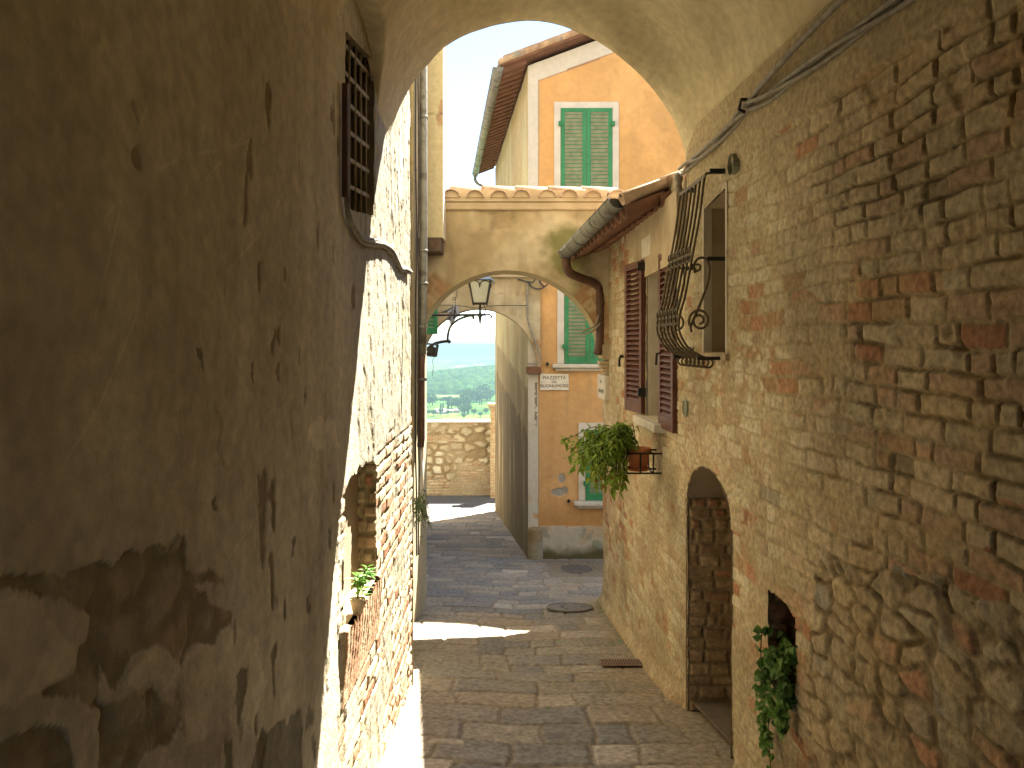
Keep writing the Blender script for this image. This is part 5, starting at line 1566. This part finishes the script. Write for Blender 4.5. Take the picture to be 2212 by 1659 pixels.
# ------------------------------------------------------------------ valley
def terrain():
    ya = np.concatenate([[23.0, 24, 30, 60, 120, 250, 450, 700, 1000], np.arange(1200, 2500, 8), np.arange(2500, 4200, 25), np.geomspace(4200, 12500, 150)])
    k = np.linspace(-.75, .75, 420)
    Y = np.repeat(ya[:, None], len(k), 1); X = Y * k[None, :] - 0.0
    Z = np.interp(Y, [23, 24, 60, 120, 450, 1000, 1300, 1500, 2300, 3300, 4200, 4800, 7600, 9000, 10600, 12500], [-4.7, -7, -22, -45, -120, -146, -149, -149, -152, -150, -152, -152, -152, -130, -60, -20])
    far = ss(7800, 10500, Y)
    Z = Z + far * 150 * (fbm(X / 2600 + 3, Y / 2600, 1100, 4) - .38)
    mid = np.exp(-((Y - 5600) / 450) ** 2)
    Z = Z + mid * 60 * np.clip(fbm(X / 800, Y / 3000, 1110, 4) - .30, 0, 1)
    Z = np.minimum(Z, 44)
    Z = Z + ss(1200, 1500, Y) * 5 * (fbm(X / 220, Y / 300, 1120, 3) - .5)
    # patchwork of fields, painted crops are the fields' own colour
    Q, re = rubble(X + .3 * Y, Y, 260, 190, 1130, .9)
    c = pick([(.085, .18, .025), (.06, .145, .03), (.12, .20, .04), (.05, .12, .035), (.14, .18, .06), (.09, .155, .03)], Q[1])
    c = mix((.05, .085, .025), c, ss(3, 12, re))
    tree = ss(.56, .62, fbm(X / 90, Y / 120, 1140, 4)) * ss(1200, 1300, Y)
    c = mix(c, (.03, .06, .018), tree * .6)
    tt = ss(.48, .60, fbm(X / 900, Y / 900, 1150, 4)) * ss(4000, 4600, Y)
    c = mix(c, (.035, .06, .025), tt)
    c = mix(c, (.36, .33, .26), ss(.66, .70, fbm(X / 120, Y / 200, 1160, 3)) * ss(4200, 5000, Y) * ss(8000, 7000, Y) * .8)
    c = mix(c, (.035, .06, .025), far * .85)
    g = grid("hills", np.stack([X, Y, Z], -1), M['land'], None, c)
    g["kind"] = "structure"
terrain()

def forest():
    xa = np.arange(-1500, 900, 4.5); ya = np.arange(2300, 3500, 5.0)
    X = np.repeat(xa[:, None], len(ya), 1); Y = np.repeat(ya[None, :], len(xa), 0)
    hill = np.interp(Y, [2300, 2400, 3250, 3500], [-150, -142, -118, -128])
    hill = hill + (X + 250) * .10 * ss(2300, 3200, Y) * (X > -900) * .9
    hill = np.minimum(hill, -75) + 16 * (fbm(X / 260, Y / 260, 1200, 3) - .5)
    x = X / 15; y = Y / 15
    ix = np.floor(x); iy = np.floor(y); f1 = np.full(X.shape, 9.); rr = np.zeros(X.shape)
    for a in (-1, 0, 1):
        for b_ in (-1, 0, 1):
            jx, jy = ix + a, iy + b_
            d = np.hypot(x - jx - .15 - .7 * _hash(jx, jy, 1), y - jy - .15 - .7 * _hash(jx, jy, 2))
            m_ = d < f1; f1 = np.where(m_, d, f1); rr = np.where(m_, _hash(jx, jy, 3), rr)
    crown = np.sqrt(np.clip(1 - (f1 / .85) ** 2, 0, 1)) * (8 + 9 * rr)
    edge = ss(2300, 2330, Y + 40 * (fbm(X / 60, Y / 60, 1210, 3) - .5))
    n2 = fbm(X / 9, Y / 9, 1220, 3)
    Z = hill + (crown + 3 * n2) * edge - 6 * (1 - edge)
    c = pick([(.014, .04, .012), (.02, .05, .014), (.03, .07, .016), (.018, .045, .014), (.038, .08, .02)], rr) * (.7 + .6 * n2)[..., None]
    big = fbm(X / 120, Y / 160, 1230, 3)
    c = c * (.7 + .6 * big)[..., None]
    o = grid("forest", np.stack([X, Y, Z], -1), M['land'], None, c)
    tag(o, "dense broadleaf wood covering the hill beyond the fields", "wood", None, "stuff")
forest()

def crown_mesh(m_, c, rx, rz, rng, n=170):
    for i in range(n):
        d = rv(rng); k = rng.random() ** .4
        p = c + Vector((d.x * rx * k, d.y * rx * k, d.z * rz * k)); s = rng.uniform(.09, .2) * rx
        q = rv(rng) * s; r_ = rv(rng).cross(q).normalized() * s; t = q.cross(r_).normalized() * s
        m_.add([p + q, p + r_, p - q, p - r_, p + t, p - t], [(0, 1, 4), (1, 2, 4), (2, 3, 4), (3, 0, 4), (1, 0, 5), (2, 1, 5), (3, 2, 5), (0, 3, 5)])
rng = random.Random(71)
def far_tree(u, v, Y, w_, h_, label, name="far_tree", grp="trees in the valley fields"):
    p = at(u, v, Y); p.z = min(p.z, -140)
    t = thing(name, label, "tree", p, grp)
    m_ = MB(); crown_mesh(m_, p + Vector((0, 0, h_ * .44)), w_ * .40, h_ * .46, rng); m_.build("crown", M['crown'], t)
    m_ = MB(); m_.tube([p + Vector((0, 0, -6)), p + Vector((0, 0, h_ * .4))], [w_ * .05, w_ * .03], 6); m_.build("trunk", M['trunk'], t)
lab = ["round dark tree clump at the left edge of the valley fields", "bushy tree left of the farmhouse", "broad tree behind the farmhouse roofs", "tall tree right of the farmhouse", "dense tree in the grove right of the farmhouse", "tree at the far edge of the grove", "low tree in front of the grove", "small tree in the pale field", "lone tree above the green field", "tree at the right end of the pale field", "bushy tree on the grove's near corner", "tree under the wood's edge"]
spots = [(920, 872, 1850, 44, 30), (934, 871, 1860, 34, 26), (975, 878, 1800, 30, 20), (990, 878, 1800, 34, 26), (1004, 876, 1820, 40, 34), (1014, 866, 1950, 46, 36),
         (1010, 888, 1640, 26, 18), (1024, 892, 1600, 16, 11), (1030, 866, 2000, 44, 34), (1052, 862, 2080, 50, 32), (998, 889, 1630, 22, 17), (1044, 852, 2200, 50, 34)]
for s, l in zip(spots, lab): far_tree(*s, l)
more = [(925, 893, 1610, 14, 9), (937, 894, 1600, 18, 10), (952, 890, 1630, 16, 9), (968, 893, 1600, 12, 8), (1038, 898, 1560, 14, 9), (1050, 890, 1640, 16, 10), (1002, 901, 1530, 12, 9), (915, 897, 1570, 14, 9)]
for i, s in enumerate(more):
    far_tree(*s, "low bush among the pale olive plots of the valley", "far_bush", "bushes in the olive plots")
for i in range(26):
    k = i / 25.0
    s = [(914 + 60 * k, 868 - 3 * k, 1900 + 200 * rng.random(), rng.uniform(9, 20), rng.uniform(7, 13)), (990 + 66 * k, 868 - 12 * k, 1960 + 150 * rng.random(), rng.uniform(14, 30), rng.uniform(12, 22))][i % 2]
    far_tree(*s, "tree in the hedge lines between the valley fields", "hedge_tree", "hedge trees between the fields")
def cypress(u, v, Y, h_, label):
    p = at(u, v, Y); p.z = -150
    t = thing("cypress", label, "tree", p, "cypresses round the farmhouse")
    m_ = MB()
    for i in range(70):
        k = rng.random(); r_ = h_ * .10 * math.sin(math.pi * min(k * .92 + .08, 1)) ** .7 + .1
        a = rng.uniform(0, 6.28); c = p + Vector((r_ * math.cos(a) * .7, r_ * math.sin(a) * .7, k * h_)); s = h_ * .055
        m_.add([c + Vector((s, 0, 0)), c + Vector((0, s, 0)), c + Vector((-s, 0, 0)), c + Vector((0, -s, 0)), c + Vector((0, 0, s * 2)), c + Vector((0, 0, -s))], [(0, 1, 4), (1, 2, 4), (2, 3, 4), (3, 0, 4), (1, 0, 5), (2, 1, 5), (3, 2, 5), (0, 3, 5)])
    m_.build("crown", M['cypress'], t)
    m_ = MB(); m_.tube([p + Vector((0, 0, -5)), p + Vector((0, 0, h_ * .3))], h_ * .02, 5); m_.build("trunk", M['trunk'], t)
for q in [(952, 885, 1700, 20, "shorter of the two cypresses left of the farmhouse"), (957, 884, 1710, 20, "right one of the close cypress pair by the farmhouse"), (968, 882, 1740, 28, "tallest cypress standing behind the farmhouse"),
          (1003, 889, 1650, 24, "cypress at the front of the grove right of the farmhouse"), (1011, 888, 1650, 22, "cypress beside the grove's right corner"), (1036, 876, 1900, 12, "left of two small cypresses in the far field"), (1040, 876, 1900, 13, "right of two small cypresses in the far field")]:
    cypress(*q)
fp = at(963, 893, 1680); fp.z = -149
farm = thing("farmhouse", "low farmhouse with pale tiled roofs among the cypresses in the valley", "farmhouse", fp)
b = MB(); bw = MB(); wn_ = MB()
for (dx, dy, wx, wy, h_) in ((-12, 0, 22, 10, 6.5), (8, -4, 16, 9, 5), (-6, -22, 26, 8, 4), (24, 4, 14, 9, 5.5)):
    o_ = fp + Vector((dx, dy, 0))
    bw.box(o_.x - wx / 2, o_.x + wx / 2, o_.y - wy / 2, o_.y + wy / 2, o_.z - 6, o_.z + h_)
    b.prism([(o_.x - wx / 2 - .6, o_.y - wy / 2 - .6, o_.z + h_), (o_.x - wx / 2 - .6, o_.y + wy / 2 + .6, o_.z + h_), (o_.x - wx / 2 - .6, o_.y, o_.z + h_ + 3)], (wx + 1.2, 0, 0))
    for k in range(4): wn_.box(o_.x - wx * .4 + k * wx * .24, o_.x - wx * .4 + k * wx * .24 + 1.2, o_.y - wy / 2 - .08, o_.y - wy / 2 + .1, o_.z + h_ - 3.2, o_.z + h_ - 1.5)
bw.build("wall", M['farwall'], farm); b.build("roof", M['farroof'], farm); wn_.build("window", M['black'], farm)

# ------------------------------------------------------------------ haze
hz = MB(); hz.box(-9800, 9800, -60, 12700, -175, 60)
hm = bpy.data.materials.new("haze"); hm.use_nodes = True
nt = hm.node_tree
for n_ in list(nt.nodes):
    if n_.type == 'BSDF_PRINCIPLED': nt.nodes.remove(n_)
pv = nt.nodes.new("ShaderNodeVolumePrincipled")
pv.inputs["Color"].default_value = (.215, .30, .36, 1)
pv.inputs["Density"].default_value = 0.00021
nt.links.new(pv.outputs[0], nt.nodes["Material Output"].inputs["Volume"])
ho = hz.build("haze", hm)
tag(ho, "pale blue haze lying over the valley", "haze", None, "stuff")
